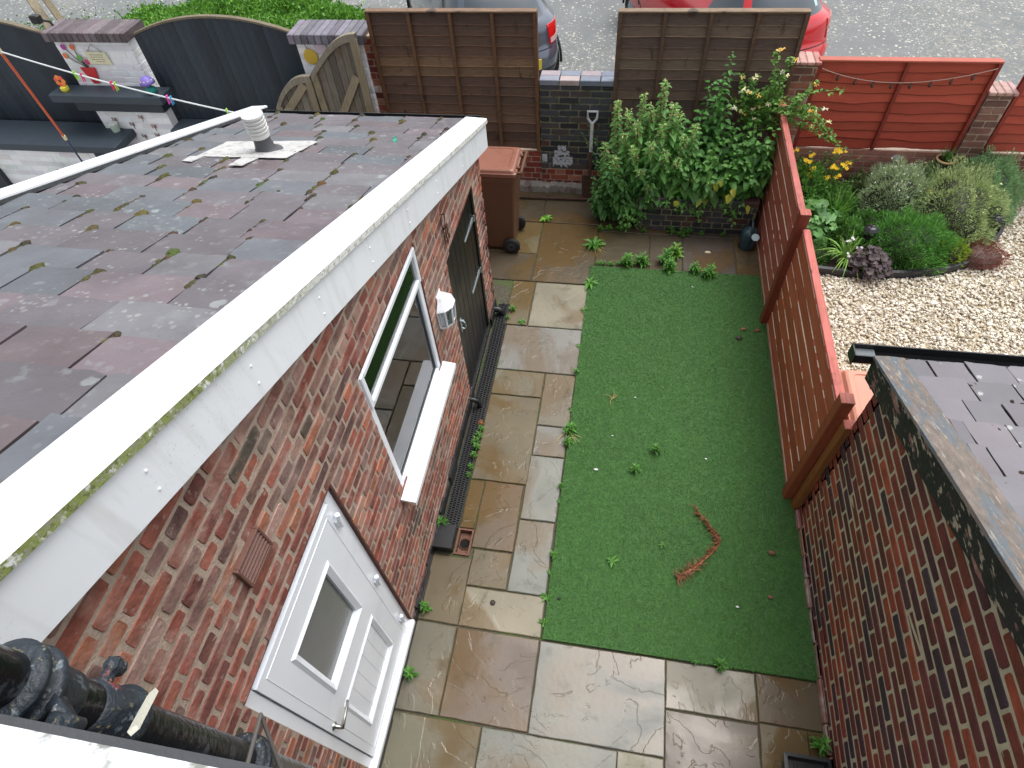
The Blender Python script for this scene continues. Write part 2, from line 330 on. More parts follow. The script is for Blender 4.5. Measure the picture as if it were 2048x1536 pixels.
# ---------------------------------------------------------------- brickwork
PAL_L = [((142, 80, 66), 5), ((154, 92, 78), 5), ((124, 72, 64), 4), ((166, 108, 84), 3), ((134, 104, 94), 3), ((156, 124, 112), 2.5), ((170, 104, 78), 1.5), ((106, 76, 72), 2), ((92, 82, 72), .5)]
PAL_R = [((118, 54, 42), 6), ((94, 42, 42), 5), ((72, 38, 46), 3), ((128, 56, 42), 3), ((144, 66, 46), 1.2), ((60, 42, 52), 2)]
PAL_B = [((54, 55, 62), 5), ((66, 66, 72), 4), ((76, 68, 68), 3), ((44, 44, 50), 3), ((88, 62, 58), 1)]
PAL_RB = [((128, 56, 44), 5), ((146, 74, 58), 4), ((104, 50, 44), 3), ((160, 104, 84), 1), ((86, 52, 50), 1)]
PAL_W = [((255, 255, 255), 4), ((242, 242, 242), 4)]
def pick(pal, j=.10):
    c = random.choices([p[0] for p in pal], [p[1] for p in pal])[0]; k = 1 + random.uniform(-j, j) * 1.5
    return tuple(min(1, x * k * (1 + random.uniform(-j, j) * .4)) for x in s2l(c))
def bricks(mb, O, U, W, Nn, u0, u1, v0, v1, pal, holes=(), top=None, pitch=.075, L=.225, gap=.010, depth=.008, header=4, rough=.003, soldier=None, edge=.004, bot=None):
    """face of real bricks: O origin, U/W in-plane axes, Nn outward; top(u) = height limit"""
    O = V(*O); U = V(*U); W = V(*W); Nn = V(*Nn); row = 0; z = v0
    while z < v1 - .02:
        z1 = min(z + pitch - gap, v1); zc = (z + z1) / 2; zz0, zz1 = z, z1
        hd = header and row % header == header - 1
        bl = (L - gap) if not hd else (L / 2 - gap)
        off = random.uniform(-.008, .008) + (0 if row % 2 else -(L / 2)) + (-L / 4 if hd else 0)
        iv = [(u0, u1)]
        for a, b, c, d in holes:
            if c < zc < d:
                nv = []
                for p, q in iv:
                    if b <= p or a >= q: nv.append((p, q))
                    else:
                        if a > p: nv.append((p, a))
                        if b < q: nv.append((b, q))
                iv = nv
        u = u0 + off
        while u < u1:
            w = bl * (1 + random.uniform(-.025, .025))
            for p, q in iv:
                a, b = max(u, p), min(u + w, q)
                if b - a < .02: continue
                z, z1 = zz0, zz1
                for h in holes:
                    if h[0] < (a + b) / 2 < h[1]:
                        if z < h[3] < z1: z = h[3]
                        if z < h[2] < z1: z1 = h[2]
                if z1 - z < .012: continue
                if top and z1 > min(top(a), top(b)) + .03: continue
                col = pick(pal); d = depth + random.uniform(-.0025, .003); e = edge; J = lambda: random.uniform(-rough, rough)
                c = [(a, z), (b, z), (b, z1), (a, z1)]
                ring = []
                for (pu, pv), (su, sv) in zip(c, ((1, 1), (-1, 1), (-1, -1), (1, -1))):
                    k1, k2 = random.uniform(.004, .010), random.uniform(.004, .010)
                    A_ = (pu + su * k1 + J() * .4, pv + J() * .5); B_ = (pu + J() * .4, pv + sv * k2 + J() * .4)
                    ring += ([B_, A_] if (su, sv) in ((1, 1), (-1, -1)) else [A_, B_])
                o = [O + U * x + W * y - Nn * .004 for x, y in ring]
                cu, cv = (a + b) / 2, (z + z1) / 2
                i_ = [O + U * (x + (e if x < cu else -e)) + W * (y + (e if y < cv else -e)) + Nn * (d + J() * .3) for x, y in ring]
                mb.grid([o, i_], col, True); mb.poly(i_, col)
            u += w + gap
        z = zz0 + pitch; row += 1
def core(mb, O, U, W, Nn, u0, u1, v0, top, holes, th, col=(1, 1, 1)):
    """solid wall behind the brick faces with real openings"""
    O = V(*O); U = V(*U); W = V(*W); Nn = V(*Nn)
    us = sorted({u0, u1, *[max(u0, min(u1, h[0])) for h in holes], *[max(u0, min(u1, h[1])) for h in holes]})
    P_ = lambda u, v, n: O + U * u + W * v + Nn * n
    for a, b in zip(us, us[1:]):
        segs = [(v0, None)]
        for h in sorted(holes, key=lambda h: h[2]):
            if h[0] <= a + 1e-6 and h[1] >= b - 1e-6:
                s0, _ = segs.pop(); 
                if h[2] > s0 + .005: segs.append((s0, h[2]))
                segs.append((h[3], None))
        for s0, s1 in segs:
            t0, t1 = (top(a), top(b)) if s1 is None else (s1, s1)
            mb.hexa([P_(a, s0, -th), P_(b, s0, -th), P_(b, s0, 0), P_(a, s0, 0), P_(a, t0, -th), P_(b, t1, -th), P_(b, t1, 0), P_(a, t0, 0)], col)

# ---------------------------------------------------------------- leaves (vectorised)
def norm(a): return a / (np.linalg.norm(a, axis=1, keepdims=True) + 1e-9)
def leaves(name, P, D, Nn, Lg, Wd, col, parent, mat_=None, fold=.25, droop=.15):
    P = np.asarray(P, float); D = norm(np.asarray(D, float)); n = len(P); S = norm(np.cross(D, Nn)); Nn = np.cross(S, D)
    Lg = np.broadcast_to(np.asarray(Lg, float), (n,))[:, None]; Wd = np.broadcast_to(np.asarray(Wd, float), (n,))[:, None]
    pt = lambda a, b, c: P + D * Lg * a + S * Wd * b + Nn * (Wd * c)
    v = np.stack([pt(0, 0, 0), pt(.45, 0, -fold * .3), pt(1, 0, -droop * 2), pt(.25, .5, fold), pt(.62, .38, fold * .6), pt(.25, -.5, fold), pt(.62, -.38, fold * .6)], 1)
    F = np.array([[0, 1, 3, 3], [1, 2, 4, 3], [0, 5, 1, 1], [5, 6, 2, 1]])
    tri = np.array([[0, 1, 3], [1, 4, 3], [1, 2, 4], [0, 5, 1], [5, 6, 1], [6, 2, 1]])
    f = (tri[None] + (np.arange(n) * 7)[:, None, None]).reshape(-1, 3)
    c = np.repeat(np.asarray(col, float), 6, axis=0)
    return mk(name, v.reshape(-1, 3), f, c, mat_ or leafM, parent)
def lcols(n, a, b, dark=.0):
    t = RNG.random((n, 1)); c = np.array(s2l(a)) * (1 - t) + np.array(s2l(b)) * t
    return c * (1 + RNG.uniform(-.25, .25, (n, 1)))
def rdirs(n, up=.3):
    d = RNG.normal(size=(n, 3)); d[:, 2] = np.abs(d[:, 2]) * up + d[:, 2] * .2; return norm(d)
def strap_leaves(name, base, n, length, width, cols, parent, spread=1.0, lean=(0, 0), rs=.04):
    mb = MB()
    for i in range(n):
        a = random.uniform(0, 2 * math.pi); l = length * random.uniform(.65, 1.1); out = spread * random.uniform(.35, 1)
        d = V(math.cos(a) + lean[0], math.sin(a) + lean[1], 0); sd = V(-math.sin(a), math.cos(a), 0); w = width * random.uniform(.7, 1.2)
        b = V(*base) + d * rs * random.random() * 2
        rows = []; K = 7
        for k in range(K + 1):
            t = k / K; p = b + d * (l * out * t ** 1.5 * .75) + V(0, 0, l * (t * .95 - out * .75 * t ** 2.3)); ww = w * (1 - t ** 2.5) * .5 + .0008
            rows.append([p - sd * ww + V(0, 0, ww * .4), p, p + sd * ww + V(0, 0, ww * .4)])
        c = random.choice(cols); k_ = random.uniform(.75, 1.2); mb.grid(rows, tuple(x * k_ for x in s2l(c)))
    return mb.build(name, leafM, parent)
def scallop(mb, c, n, r, col, lobes=7, cup=.15):
    n = V(*n).normalized(); u = n.orthogonal().normalized(); v = n.cross(u); K = lobes * 2; a0 = random.random() * 6
    ring = [V(*c) + (u * math.cos(t) + v * math.sin(t)) * r * (1 if k % 2 == 0 else .84) + n * r * cup for k, t in [(k, a0 + 2 * math.pi * k / K) for k in range(K - 1)]]
    ce = V(*c); i0 = len(mb.v); mb.v.append(tuple(ce)); mb.v += [tuple(p) for p in ring]
    for k in range(K - 2):
        mb.f.append((i0, i0 + 1 + k, i0 + 2 + k)); mb.c.append(col); mb.m.append(0)
def flower(mb, c, n, r, col, petals=5):
    n = V(*n).normalized(); u = n.orthogonal().normalized(); v = n.cross(u); a0 = random.random() * 6
    for k in range(petals):
        t = a0 + 2 * math.pi * k / petals; d = u * math.cos(t) + v * math.sin(t); s = n.cross(d)
        mb.poly([V(*c), V(*c) + d * r * .6 + s * r * .3, V(*c) + d * r + n * r * .2, V(*c) + d * r * .6 - s * r * .3], col)

# ================================================================ SETTING
YB = 6.72          # front face of the back boundary
mb = MB(); mb.poly([(-80, -20, -.06), (80, -20, -.06), (80, 90, -.06), (-80, 90, -.06)])
struct(mb.build('ground', soil))
mb = MB(); mb.poly([(-60, 6.95, -.03), (60, 6.95, -.03), (60, 70, -.03), (-60, 70, -.03)])
struct(mb.build('road', asph))
mb = MB(); core(mb, (0, 0, -.014), (1, 0, 0), (0, 1, 0), (0, 0, 1), -3.4, 1.66, -.6, lambda u: YB, [(-1.04, -.943, 1.80, 2.0)], .04)
struct(mb.build('patio_bed', jointM))
T = dict(a=(128, 123, 104), g=(118, 118, 110), b=(92, 78, 56), r=(100, 88, 76), o=(98, 88, 64), k=(78, 69, 52), m=(80, 68, 60), n=(104, 99, 82))
SL = [(-1.22, -.594, -.5, .637, 'n'), (-.594, .305, -.5, .634, 'g'), (.305, .602, -.5, .634, 'a'), (-1.22, -.9, .645, 1.248, 'n'), (-.9, -.285, .645, 1.246, 'r'), (-.285, .605, .636, 1.24, 'g'),
      (.605, 1.205, .93, 1.24, 'a'), (1.205, 1.64, .94, 1.246, 'b'), (.605, 1.205, .3, .926, 'r'), (1.205, 1.51, .3, .936, 'o'), (1.51, 1.64, .3, .936, 'k'), (.605, 1.64, -.5, .295, 'n'),
      (-1.22, -.9, 1.255, 1.775, 'o'), (-.9, -.588, 1.56, 1.857, 'o'), (-.9, -.285, 1.252, 1.552, 'a'), (-.582, -.285, 1.557, 2.158, 'g'), (-.577, -.28, 2.164, 2.772, 'g'), (-.925, -.585, 1.864, 2.47, 'b'), (-1.055, -.93, 2.02, 2.47, 'b'),
      (-1.055, -.57, 2.476, 3.403, 'o'), (-.564, -.275, 2.778, 3.095, 'g'), (-.564, -.27, 3.1, 3.712, 'n'), (-1.055, -.57, 3.408, 3.712, 'n'), (-1.055, -.262, 3.718, 4.316, 'g'), (-1.09, -.842, 4.322, 4.99, 'o'), (-.836, -.257, 4.322, 4.99, 'a'),
      (-1.7, -.9, 4.998, 5.46, 'k'), (-.895, -.225, 4.998, 6.04, 'k'), (-1.5, -.9, 5.466, 6.04, 'o'), (-2.1, -1.505, 5.466, 6.1, 'k'), (-2.3, -1.705, 4.7, 5.46, 'k'), (-.22, .372, 5.31, 5.925, 'k'), (.378, .737, 5.31, 5.925, 'k'), (.743, 1.315, 5.31, 5.93, 'm'), (1.32, 1.56, 5.31, 5.95, 'k'),
      (-1.6, -.92, 6.046, YB, 'k'), (-.915, -.23, 6.046, YB, 'k'), (-.225, .2, 5.93, YB, 'k'), (-2.6, -1.605, 6.106, YB, 'k'), (-3.3, -2.605, 5.466, YB, 'k'), (-3.3, -2.305, 4.7, 5.46, 'n'), (-2.6, -2.105, 5.466, 6.1, 'b'), (.2, 1.6, 5.93, 6.3, 'm')]
mb = MB()
for x0, x1, y0, y1, k in SL:
    kk = random.uniform(.92, 1.06); c = tuple(x * kk * random.uniform(.97, 1.03) for x in s2l(T[k])); g = .003; dz = random.uniform(-.0015, .0015)
    J = lambda: random.uniform(-.0025, .0025)
    o = [(x0 + g + J(), y0 + g + J()), (x1 - g + J(), y0 + g + J()), (x1 - g + J(), y1 - g + J()), (x0 + g + J(), y1 - g + J())]
    # edges split and pitched so that no slab is a perfect rectangle
    ring = []
    for i in range(4):
        a, b = o[i], o[(i + 1) % 4]; n_ = max(3, int(math.dist(a, b) / .06))
        for q in range(n_):
            t = q / n_; e = 0 if q == 0 else random.uniform(-.003, .0015); dx, dy = b[0] - a[0], b[1] - a[1]; l = math.hypot(dx, dy)
            ring.append((a[0] + dx * t + dy / l * e, a[1] + dy * t - dx / l * e))
    cx, cy = (x0 + x1) / 2, (y0 + y1) / 2; sh = lambda p, d: (p[0] - math.copysign(min(d, abs(p[0] - cx)), p[0] - cx), p[1] - math.copysign(min(d, abs(p[1] - cy)), p[1] - cy))
    r0 = [(p[0], p[1], -.013) for p in ring]; r1 = [(*p, dz - .004) for p in ring]; r2 = [(*sh(p, .005), dz) for p in ring]
    mb.grid([r0, r1, r2], c, True); mb.poly(r2, c)
struct(mb.build('patio_paving', pav))
# neighbour's ground, gravel and bed
ZN = .1
def inpoly(x, y, poly):
    r = np.zeros(x.shape, bool)
    for (ax, ay), (bx, by) in zip(poly, poly[1:] + poly[:1]):
        cnd = ((ay > y) != (by > y)) & (x < (bx - ax) * (y - ay) / (by - ay + 1e-12) + ax); r ^= cnd
    return r
bed = [(1.66, 5.36), (2.04, 5.30), (2.5, 5.26), (2.92, 5.30), (3.3, 5.38), (3.6, 5.52), (3.85, 5.75), (4.06, 6.05), (4.22, 6.4), (4.34, 6.8), (4.36, 6.9), (1.66, 6.9)]
mb = MB(); mb.poly([(1.66, -.5, ZN - .02), (9, -.5, ZN - .02), (9, 6.9, ZN - .02), (1.66, 6.9, ZN - .02)])
struct(mb.build('gravel_bed_base', mat('gravel_sand', (186, 172, 146), .9, .25, 40, .7, 80)))
mb = MB(); mb.poly([(x, y, ZN + .03) for x, y in bed]); struct(mb.build('flower_bed_soil', soil))
n = 52000; gx = RNG.uniform(1.68, 5.2, n); gy = RNG.uniform(2.5, 6.88, n); ok = ~inpoly(gx, gy, bed); gx, gy = gx[ok], gy[ok]; n = len(gx)
cube = np.array([[-1, -1, -1], [1, -1, -1], [1, 1, -1], [-1, 1, -1], [-1, -1, 1], [1, -1, 1], [1, 1, 1], [-1, 1, 1]], float) * .5
cf = np.array([[3, 2, 1, 0], [4, 5, 6, 7], [0, 1, 5, 4], [1, 2, 6, 5], [2, 3, 7, 6], [3, 0, 4, 7]])
v = cube[None] * (1 + RNG.uniform(-.38, .25, (n, 8, 3))); sz = RNG.gamma(6, .0027, (n, 1, 1)); v = v * sz * np.array([1.15, .85, .55]) * RNG.uniform(.8, 1.2, (n, 1, 3))
a = RNG.uniform(0, 6.28, n); b = RNG.normal(0, .35, n); ca, sa, cb, sb = np.cos(a), np.sin(a), np.cos(b), np.sin(b)
x, y, z = v[..., 0], v[..., 1] * cb[:, None] - v[..., 2] * sb[:, None], v[..., 1] * sb[:, None] + v[..., 2] * cb[:, None]
v = np.stack([x * ca[:, None] - y * sa[:, None] + gx[:, None], x * sa[:, None] + y * ca[:, None] + gy[:, None], z + ZN - .012 + RNG.uniform(0, .016, (n, 1))], 2)
f = (cf[None] + (np.arange(n) * 8)[:, None, None]).reshape(-1, 4)
pc = np.array([s2l(c) for c in [(228, 219, 200), (214, 203, 180), (238, 232, 219), (202, 188, 163), (180, 168, 150), (219, 210, 193), (160, 146, 126)]]); w_ = np.array([6, 4, 5, 2.5, 1.3, 4, .8])
c = pc[RNG.choice(7, n, p=w_ / w_.sum())] * RNG.uniform(.85, 1.1, (n, 1))
o = mk('gravel', v.reshape(-1, 3), f, np.repeat(c, 6, axis=0), stoneM); tag(o, 'pale cream gravel chippings spread beyond the red slatted fence', 'gravel', kind='stuff')
# bed edging: dark log roll / sleeper strip
t = thing('bed_edging', 'dark curved timber edging around the planted bed on the gravel', 'edging', (2.9, 5.3, ZN))
mb = MB(); pts = bed[:10]; ins = []
for i, p in enumerate(pts):
    q0 = V(*pts[max(i - 1, 0)], 0); q1 = V(*pts[min(i + 1, 9)], 0); d = (q1 - q0).normalized(); nn = V(d.y, -d.x, 0); ins.append((V(*p, 0), nn))
mb.grid([[p + V(0, 0, ZN - .02), p + V(0, 0, ZN + .075), p - nn * .035 + V(0, 0, ZN + .08), p - nn * .04 + V(0, 0, ZN - .02)] for p, nn in ins]); mb.build('edging_board', mat('black_edging', (46, 46, 50), .5, .2, 10, .3, 30), t)
# left neighbour's ground
mb = MB(); mb.poly([(-14, -.6, -.02), (-3.45, -.6, -.02), (-3.45, 6.9, -.02), (-14, 6.9, -.02)]); struct(mb.build('neighbour_yard', mat('pale_concrete', (170, 170, 166), .8, .1, 4, .2, 40)))

# ---------------------------------------------------------------- artificial lawn
LX0, LX1, LY0, LY1 = -.268, 1.612, 1.25, 5.30
def lawn_w(x, y):   # slightly crooked cut edge
    return x
lawn = thing('artificial_lawn', 'dark green artificial turf laid as a long rectangle on the patio', 'artificial lawn', (.6, 3.2, 0)); lawn['kind'] = 'stuff'
mb = MB(); mb.box(LX0, LX1, LY0, LY1, .002, .012); mb.build('turf_backing', lawnM, lawn)
n = 210000; x = RNG.uniform(LX0, LX1, n); y = RNG.uniform(LY0, LY1, n); x = x + np.where(x < LX0 + .01, 0, 0)
h = RNG.uniform(.007, .014, n); a = RNG.uniform(0, 6.28, n)
# pile direction wanders in broad patches as on a trodden roll
ph = np.sin(x * 3.1 + np.sin(y * 1.7) * 1.4) + np.sin(y * 2.3 + x * 1.9) * .8; ph2 = np.sin(x * 7 + y * 5.1) * .5 + np.sin(y * 9.3 - x * 4) * .4
lx = RNG.normal(0, .6, n) + .35 * ph2; ly = RNG.normal(0, .6, n) - .5 + .3 * ph
w2 = .0017 * RNG.uniform(.7, 1.4, n)
p0 = np.stack([x - np.cos(a) * w2, y - np.sin(a) * w2, np.full(n, .011)], 1); p1 = np.stack([x + np.cos(a) * w2, y + np.sin(a) * w2, np.full(n, .011)], 1)
p2 = np.stack([x + lx * h, y + ly * h, .011 + h], 1)
f = np.arange(n * 3).reshape(n, 3)
gc = np.array([s2l(q) for q in [(72, 124, 46), (84, 138, 54), (58, 108, 38), (98, 138, 66)]]); c = gc[RNG.choice(4, n, p=[.4, .27, .28, .05])] * RNG.uniform(.8, 1.2, (n, 1))
o = mk('turf_blades', np.stack([p0, p1, p2], 1).reshape(-1, 3), f, c, mat('turf_blade', (255, 255, 255), .6, .24, 2.4, attr=True, detail=5), lawn); o['kind'] = 'stuff'

# ================================================================ OUTBUILDING (left)
XW = -1.224; SLP = .335
zr = lambda y: 2.035 + SLP * (4.55 - y)           # slate plane
zb = lambda y: 3.279 - .333 * (y - .189)          # underside of fascia
ob = thing('brick_outbuilding', 'long lean-to brick outbuilding with slate roof, white door and black plank door', 'outbuilding', (-2.2, 2.4, 0))
DOOR = (.272, 1.212, .10, 2.128); WIN = (1.739, 2.80, 1.10, 2.268); SHED = (3.33, 4.265, .0, 1.70)
hol = [DOOR, WIN, SHED]; YF = 4.58
mb = MB(); core(mb, (XW, 0, 0), (0, 1, 0), (0, 0, 1), (1, 0, 0), .05, YF, 0, lambda y: zb(y) + .10, hol, .10)
core(mb, (0, YF, 0), (1, 0, 0), (0, 0, 1), (0, 1, 0), -3.2, XW, 0, lambda x: 1.95, [], .1)
mb.box(-3.3, -3.2, .05, YF, 0, 1.95); wallo = mb.build('wall', mortarL, ob)
mb = MB(); bricks(mb, (XW, 0, 0), (0, 1, 0), (0, 0, 1), (1, 0, 0), .05, YF, .085, 3.45, PAL_L, hol, top=lambda y: zb(y) + .09, header=3, pitch=.0755, gap=.014, depth=.003, rough=.004)
bricks(mb, (0, YF, 0), (-1, 0, 0), (0, 0, 1), (0, 1, 0), -XW, 3.2, .085, 1.95, PAL_L)
mb.build('brick_face', brickL, wallo)
mb = MB()   # painted damp course strip, uneven
y = .05
while y < YF - .01:
    y1 = min(y + random.uniform(.08, .3), YF)
    if not (SHED[0] - .02 < (y + y1) / 2 < SHED[1] + .02) : mb.bbox(XW - .01, XW + random.uniform(.016, .028), y, y1, 0, random.uniform(.085, .13), .004)
    else: mb.bbox(XW - .01, XW + .012, y, y1, 0, .05, .004)
    y = y1
mb.build('plinth', bitum, ob)
# dark reveal edges of openings (cut brick)
mb = MB(); th = .1
for (a, b, c, d) in (DOOR, WIN):
    mb.box(XW - .1, XW + .004, b - .002, b + .010, c, d); mb.box(XW - .1, XW + .003, a, b, d - .002, d + .008)
mb.build('reveal', mat('cut_brick_edge', (92, 58, 48), .9, .35, 40, .6, 60), ob)
# roof slates
def slate_roof(par, x0, x1, y_hi, y_lo, zf, slope, expo, wmin, wmax, pal, m, y_start=None, seed=1):
    rnd = random.Random(seed); mb = MB(); gaps = []
    yt = y_lo; row = 0
    while yt > y_hi:
        x = x0 - rnd.uniform(0, wmax); 
        while x < x1:
            w_ = rnd.uniform(wmin, wmax); a, b = max(x, x0), min(x + w_, x1)
            if b - a > .03:
                g = rnd.choice((.001, .002, .003, .006, .008)); c0 = rnd.choices([p[0] for p in pal], [p[1] for p in pal])[0]; k = rnd.uniform(.76, 1.06); c = tuple(q * k for q in s2l(c0))
                dz = rnd.uniform(-.0015, .003); tw = rnd.uniform(-.003, .003); yj = rnd.uniform(-.012, .010); sk = rnd.uniform(-.006, .006)
                yh = max(yt - expo - .045, y_hi); K = 7; top = []; bot = []
                tail = [(a + g + (b - a - 2 * g) * i / K, yt + yj + sk * (i / K - .5) * 2 + rnd.uniform(-.007, .004) + (-.012 if i in (0, K) and rnd.random() < .35 else 0)) for i in range(K + 1)]
                def Z(px, py, e): 
                    t = (py - yh) / max(yt - yh, .01); return zf(py) + .001 + .017 * t + e + dz + tw * ((px - a) / (b - a) - .5) * 2 * t
                le = [(a + g + rnd.uniform(-.002, .0025), yh + (tail[0][1] - yh) * t) for t in (0, .33, .66)]; re = [(b - g + rnd.uniform(-.0025, .002), yh + (tail[-1][1] - yh) * t) for t in (0, .33, .66)]
                rows = []
                for q in range(3):
                    rows.append([(le[q][0] + (re[q][0] - le[q][0]) * i / K, le[q][1], 0) for i in range(K + 1)])
                rows.append([(p[0], p[1], 0) for p in tail])
                tp = [[(p[0], p[1], Z(p[0], p[1], .008)) for p in r] for r in rows]; bt = [[(p[0], p[1], Z(p[0], p[1], -.001)) for p in r] for r in rows]
                mb.grid(tp, c)
                dk = tuple(q * .8 for q in c)
                mb.grid([tp[-1], bt[-1]], dk); mb.grid([[r[0] for r in tp], [r[0] for r in bt]], dk); mb.grid([[r[-1] for r in tp], [r[-1] for r in bt]], dk)
                gaps.append((b, yt, yh + .045, c))
            x += w_
        yt -= expo * rnd.uniform(.985, 1.015); row += 1
    return mb.build('slates', m, par), gaps
PS = [((104, 97, 103), 5), ((98, 93, 98), 4), ((97, 100, 106), 4), ((110, 98, 103), 3), ((92, 97, 103), 3), ((104, 92, 95), 2), ((108, 107, 111), 2)]
YE = 4.80
mb = MB(); mb.hexa([(-3.32, .05, zr(.05) - .12), (XW, .05, zr(.05) - .12), (XW, YE - .03, zr(YE) - .05), (-3.32, YE - .03, zr(YE) - .05), (-3.32, .05, zr(.05) - .004), (XW, .05, zr(.05) - .004), (XW, YE - .03, zr(YE - .03) - .004), (-3.32, YE - .03, zr(YE - .03) - .004)])
roof = mb.build('roof', slateG, ob)
_, gaps = slate_roof(roof, -3.238, -1.26, .05, YE, zr, SLP, .215, .27, .46, PS, slateM, seed=11)
# moss: cushions sitting in the gaps between slates
mb = MB(); rnd = random.Random(5)
def cushion(mb, x, y, z, rx, ry, rz, col):
    K = 9; rows = []
    for i in range(5):
        t = i / 4 * math.pi / 2; rows.append([(x + math.cos(a) * math.cos(t) * rx * (j := rnd.uniform(.78, 1.2)), y + math.sin(a) * math.cos(t) * ry * j, z - .004 + math.sin(t) * rz * rnd.uniform(.8, 1.15)) for a in [2 * math.pi * k / K for k in range(K)]])
    mb.grid(rows, col, True); mb.poly(rows[-1], col)
for (x, yt, yh, c) in gaps:
    if x > -1.3 or x < -3.25: continue
    if rnd.random() < (.85 if yt > 1.4 else .6):
        n_ = rnd.choice((1, 2, 3, 3, 4, 5)); s0 = rnd.uniform(0, .5)
        for k in range(n_):
            y = yt - .008 - (k * .034 + rnd.uniform(0, .012)); 
            if y < yh: break
            r = rnd.uniform(.015, .030) * (1.15 if k == 0 else .8)
            cushion(mb, x + rnd.uniform(-.006, .006), y, zr(y) + .013, r * .95, r * 1.6, r * .85, tuple(q * rnd.uniform(.7, 1.25) for q in s2l(rnd.choice([(74, 74, 40), (82, 82, 40), (60, 56, 40), (70, 60, 38), (84, 74, 42)]))))
for q in [(-1.66, .43, .020), (-1.63, .455, .018), (-1.6, .40, .022), (-1.46, 1.06, .012), (-1.43, 1.1, .012), (-2.3, 2.0, .02), (-2.6, 2.5, .02), (-1.9, 2.7, .015)]:
    cushion(mb, q[0], q[1], zr(q[1]) + .016, q[2], q[2] * .8, q[2] * .6, s2l((78, 74, 62)))
o = mb.build('moss', mat('moss_cushion', (255, 255, 255), .95, .35, 80, .9, 160, attr=True), roof, True); o['kind'] = 'stuff'
# fascia / capping of the verge, near side
def verge(name, xa, xb, side, y0, y1, parent, lipmat):   # side +1: board on +x face
    mb = MB(); d = .055
    zt = lambda y: zr(y) + .035
    xi, xo = (xa, xb) if side > 0 else (xb, xa)
    prof = lambda y: [(xi, y, zt(y) + .004), (xi, y, zt(y) + .017), (xi + side * .012, y, zt(y) + .022), (xo - side * .006, y, zt(y) + .012), (xo, y, zt(y) + .004)]
    mb.grid([prof(y) for y in (y0, y1)]); mb.poly(prof(y1)[::-1]); mb.poly(prof(y0))
    mb.box(min(xi, xo - side * .02), max(xi, xo - side * .02), y1 - .012, y1, zt(y1) - .19, zt(y1) - .0) if side > 0 else None
    b = mb.build(name, whiteP, parent)
    mb = MB(); z1 = lambda y: zt(y) + .004
    mb.hexa([(xo - .012, y0, z1(y0) - .033), (xo, y0, z1(y0) - .033), (xo, y1, z1(y1) - .033), (xo - .012, y1, z1(y1) - .033), (xo - .012, y0, z1(y0) - .0005), (xo - .0006, y0, z1(y0) - .0005), (xo - .0006, y1, z1(y1) - .0005), (xo - .012, y1, z1(y1) - .0005)])
    mb.build('capping_lip', lipmat, b)
    mb = MB(); xf = xo - side * .014
    bb = (lambda y: zb(y)) if side > 0 else (lambda y: zt(y) - .2)
    xs = sorted((xf, xf - side * .018))
    mb.hexa([(xs[0], y0, bb(y0)), (xs[1], y0, bb(y0)), (xs[1], y1 - .01, bb(y1)), (xs[0], y1 - .01, bb(y1)), (xs[0], y0, z1(y0) - .02), (xs[1], y0, z1(y0) - .02), (xs[1], y1 - .01, z1(y1) - .02), (xs[0], y1 - .01, z1(y1) - .02)])
    if side > 0: mb.hexa([(XW - .02, y0, bb(y0) + .008), (xs[0], y0, bb(y0) + .008), (xs[0], y1 - .01, bb(y1) + .008), (XW - .02, y1 - .01, bb(y1) + .008), (XW - .02, y0, bb(y0) + .016), (xs[0], y0, bb(y0) + .016), (xs[0], y1 - .01, bb(y1) + .016), (XW - .02, y1 - .01, bb(y1) + .016)])
    fb = mb.build('fascia_board', whiteB, b)
    if side > 0:
        mb = MB()
        for y in (.62, 1.12, 1.62, 2.15, 2.7, 3.25, 3.9):
            for k in (.06, .14): mb = MB(); mb.lathe((xf, y + .01 * (k > .1), bb(y) + k), [(.0055, 0), (.005, .003), (.002, .0045)], 8, 'x'); mb.build('nail_head', whiteP, b)
    return b
verge('verge_capping', -1.335, -1.15, 1, .05, 4.72, ob, lipM)
verge('verge_capping', -3.42, -3.26, -1, .05, 4.98, ob, lipM)
# far eaves gutter
mb = MB(); zz = zr(YE) - .02
rows = []
for x in (-3.25, -1.25):
    yy = 4.93 if x < -2 else 4.76; yy = YE + .06
    rows.append([(x, yy + math.cos(t) * .05, zz - .0 + math.sin(t) * .05) for t in [math.pi + k * math.pi / 8 for k in range(9)]])
mb.grid(rows); mb.box(-3.25, -1.25, YE + .105, YE + .112, zz - .03, zz + .012); mb.build('gutter', blackM, ob)
# vent pipe with painted flashing
vp = thing('vent_pipe', 'grey ribbed vent cowl on white painted patch of slate roof', 'roof vent', (-2.42, 3.52, zr(3.52)))
mb = MB(); zf = lambda y: zr(y) + .031
def patch(pts):
    K = len(pts); ring = []
    for i in range(K):
        a, b = pts[i], pts[(i + 1) % K]; n_ = max(2, int(math.dist(a, b) / .03))
        for q in range(n_):
            t = q / n_; ring.append((a[0] + (b[0] - a[0]) * t + random.uniform(-.004, .004), a[1] + (b[1] - a[1]) * t + random.uniform(-.004, .004)))
    mb.prism([(x, y, zf(y) - .004) for x, y in ring], (0, 0, .004))
patch([(-2.86, 3.72), (-2.235, 3.83), (-2.2, 3.80), (-2.2, 3.34), (-2.82, 3.30)])
patch([(-2.86, 3.30), (-2.84, 3.18), (-2.765, 3.17), (-2.77, 3.302)]); patch([(-2.5, 3.318), (-2.47, 3.12), (-2.385, 3.13), (-2.38, 3.324)])
mb.build('flashing', mat('white_flashing_paint', (184, 184, 182), .6, .1, 8, .3, 50, col2=(128, 120, 118), c2lo=.52, c2hi=.68, c2s=20), vp)
vx, vy = -2.44, 3.52; vz = zr(vy)
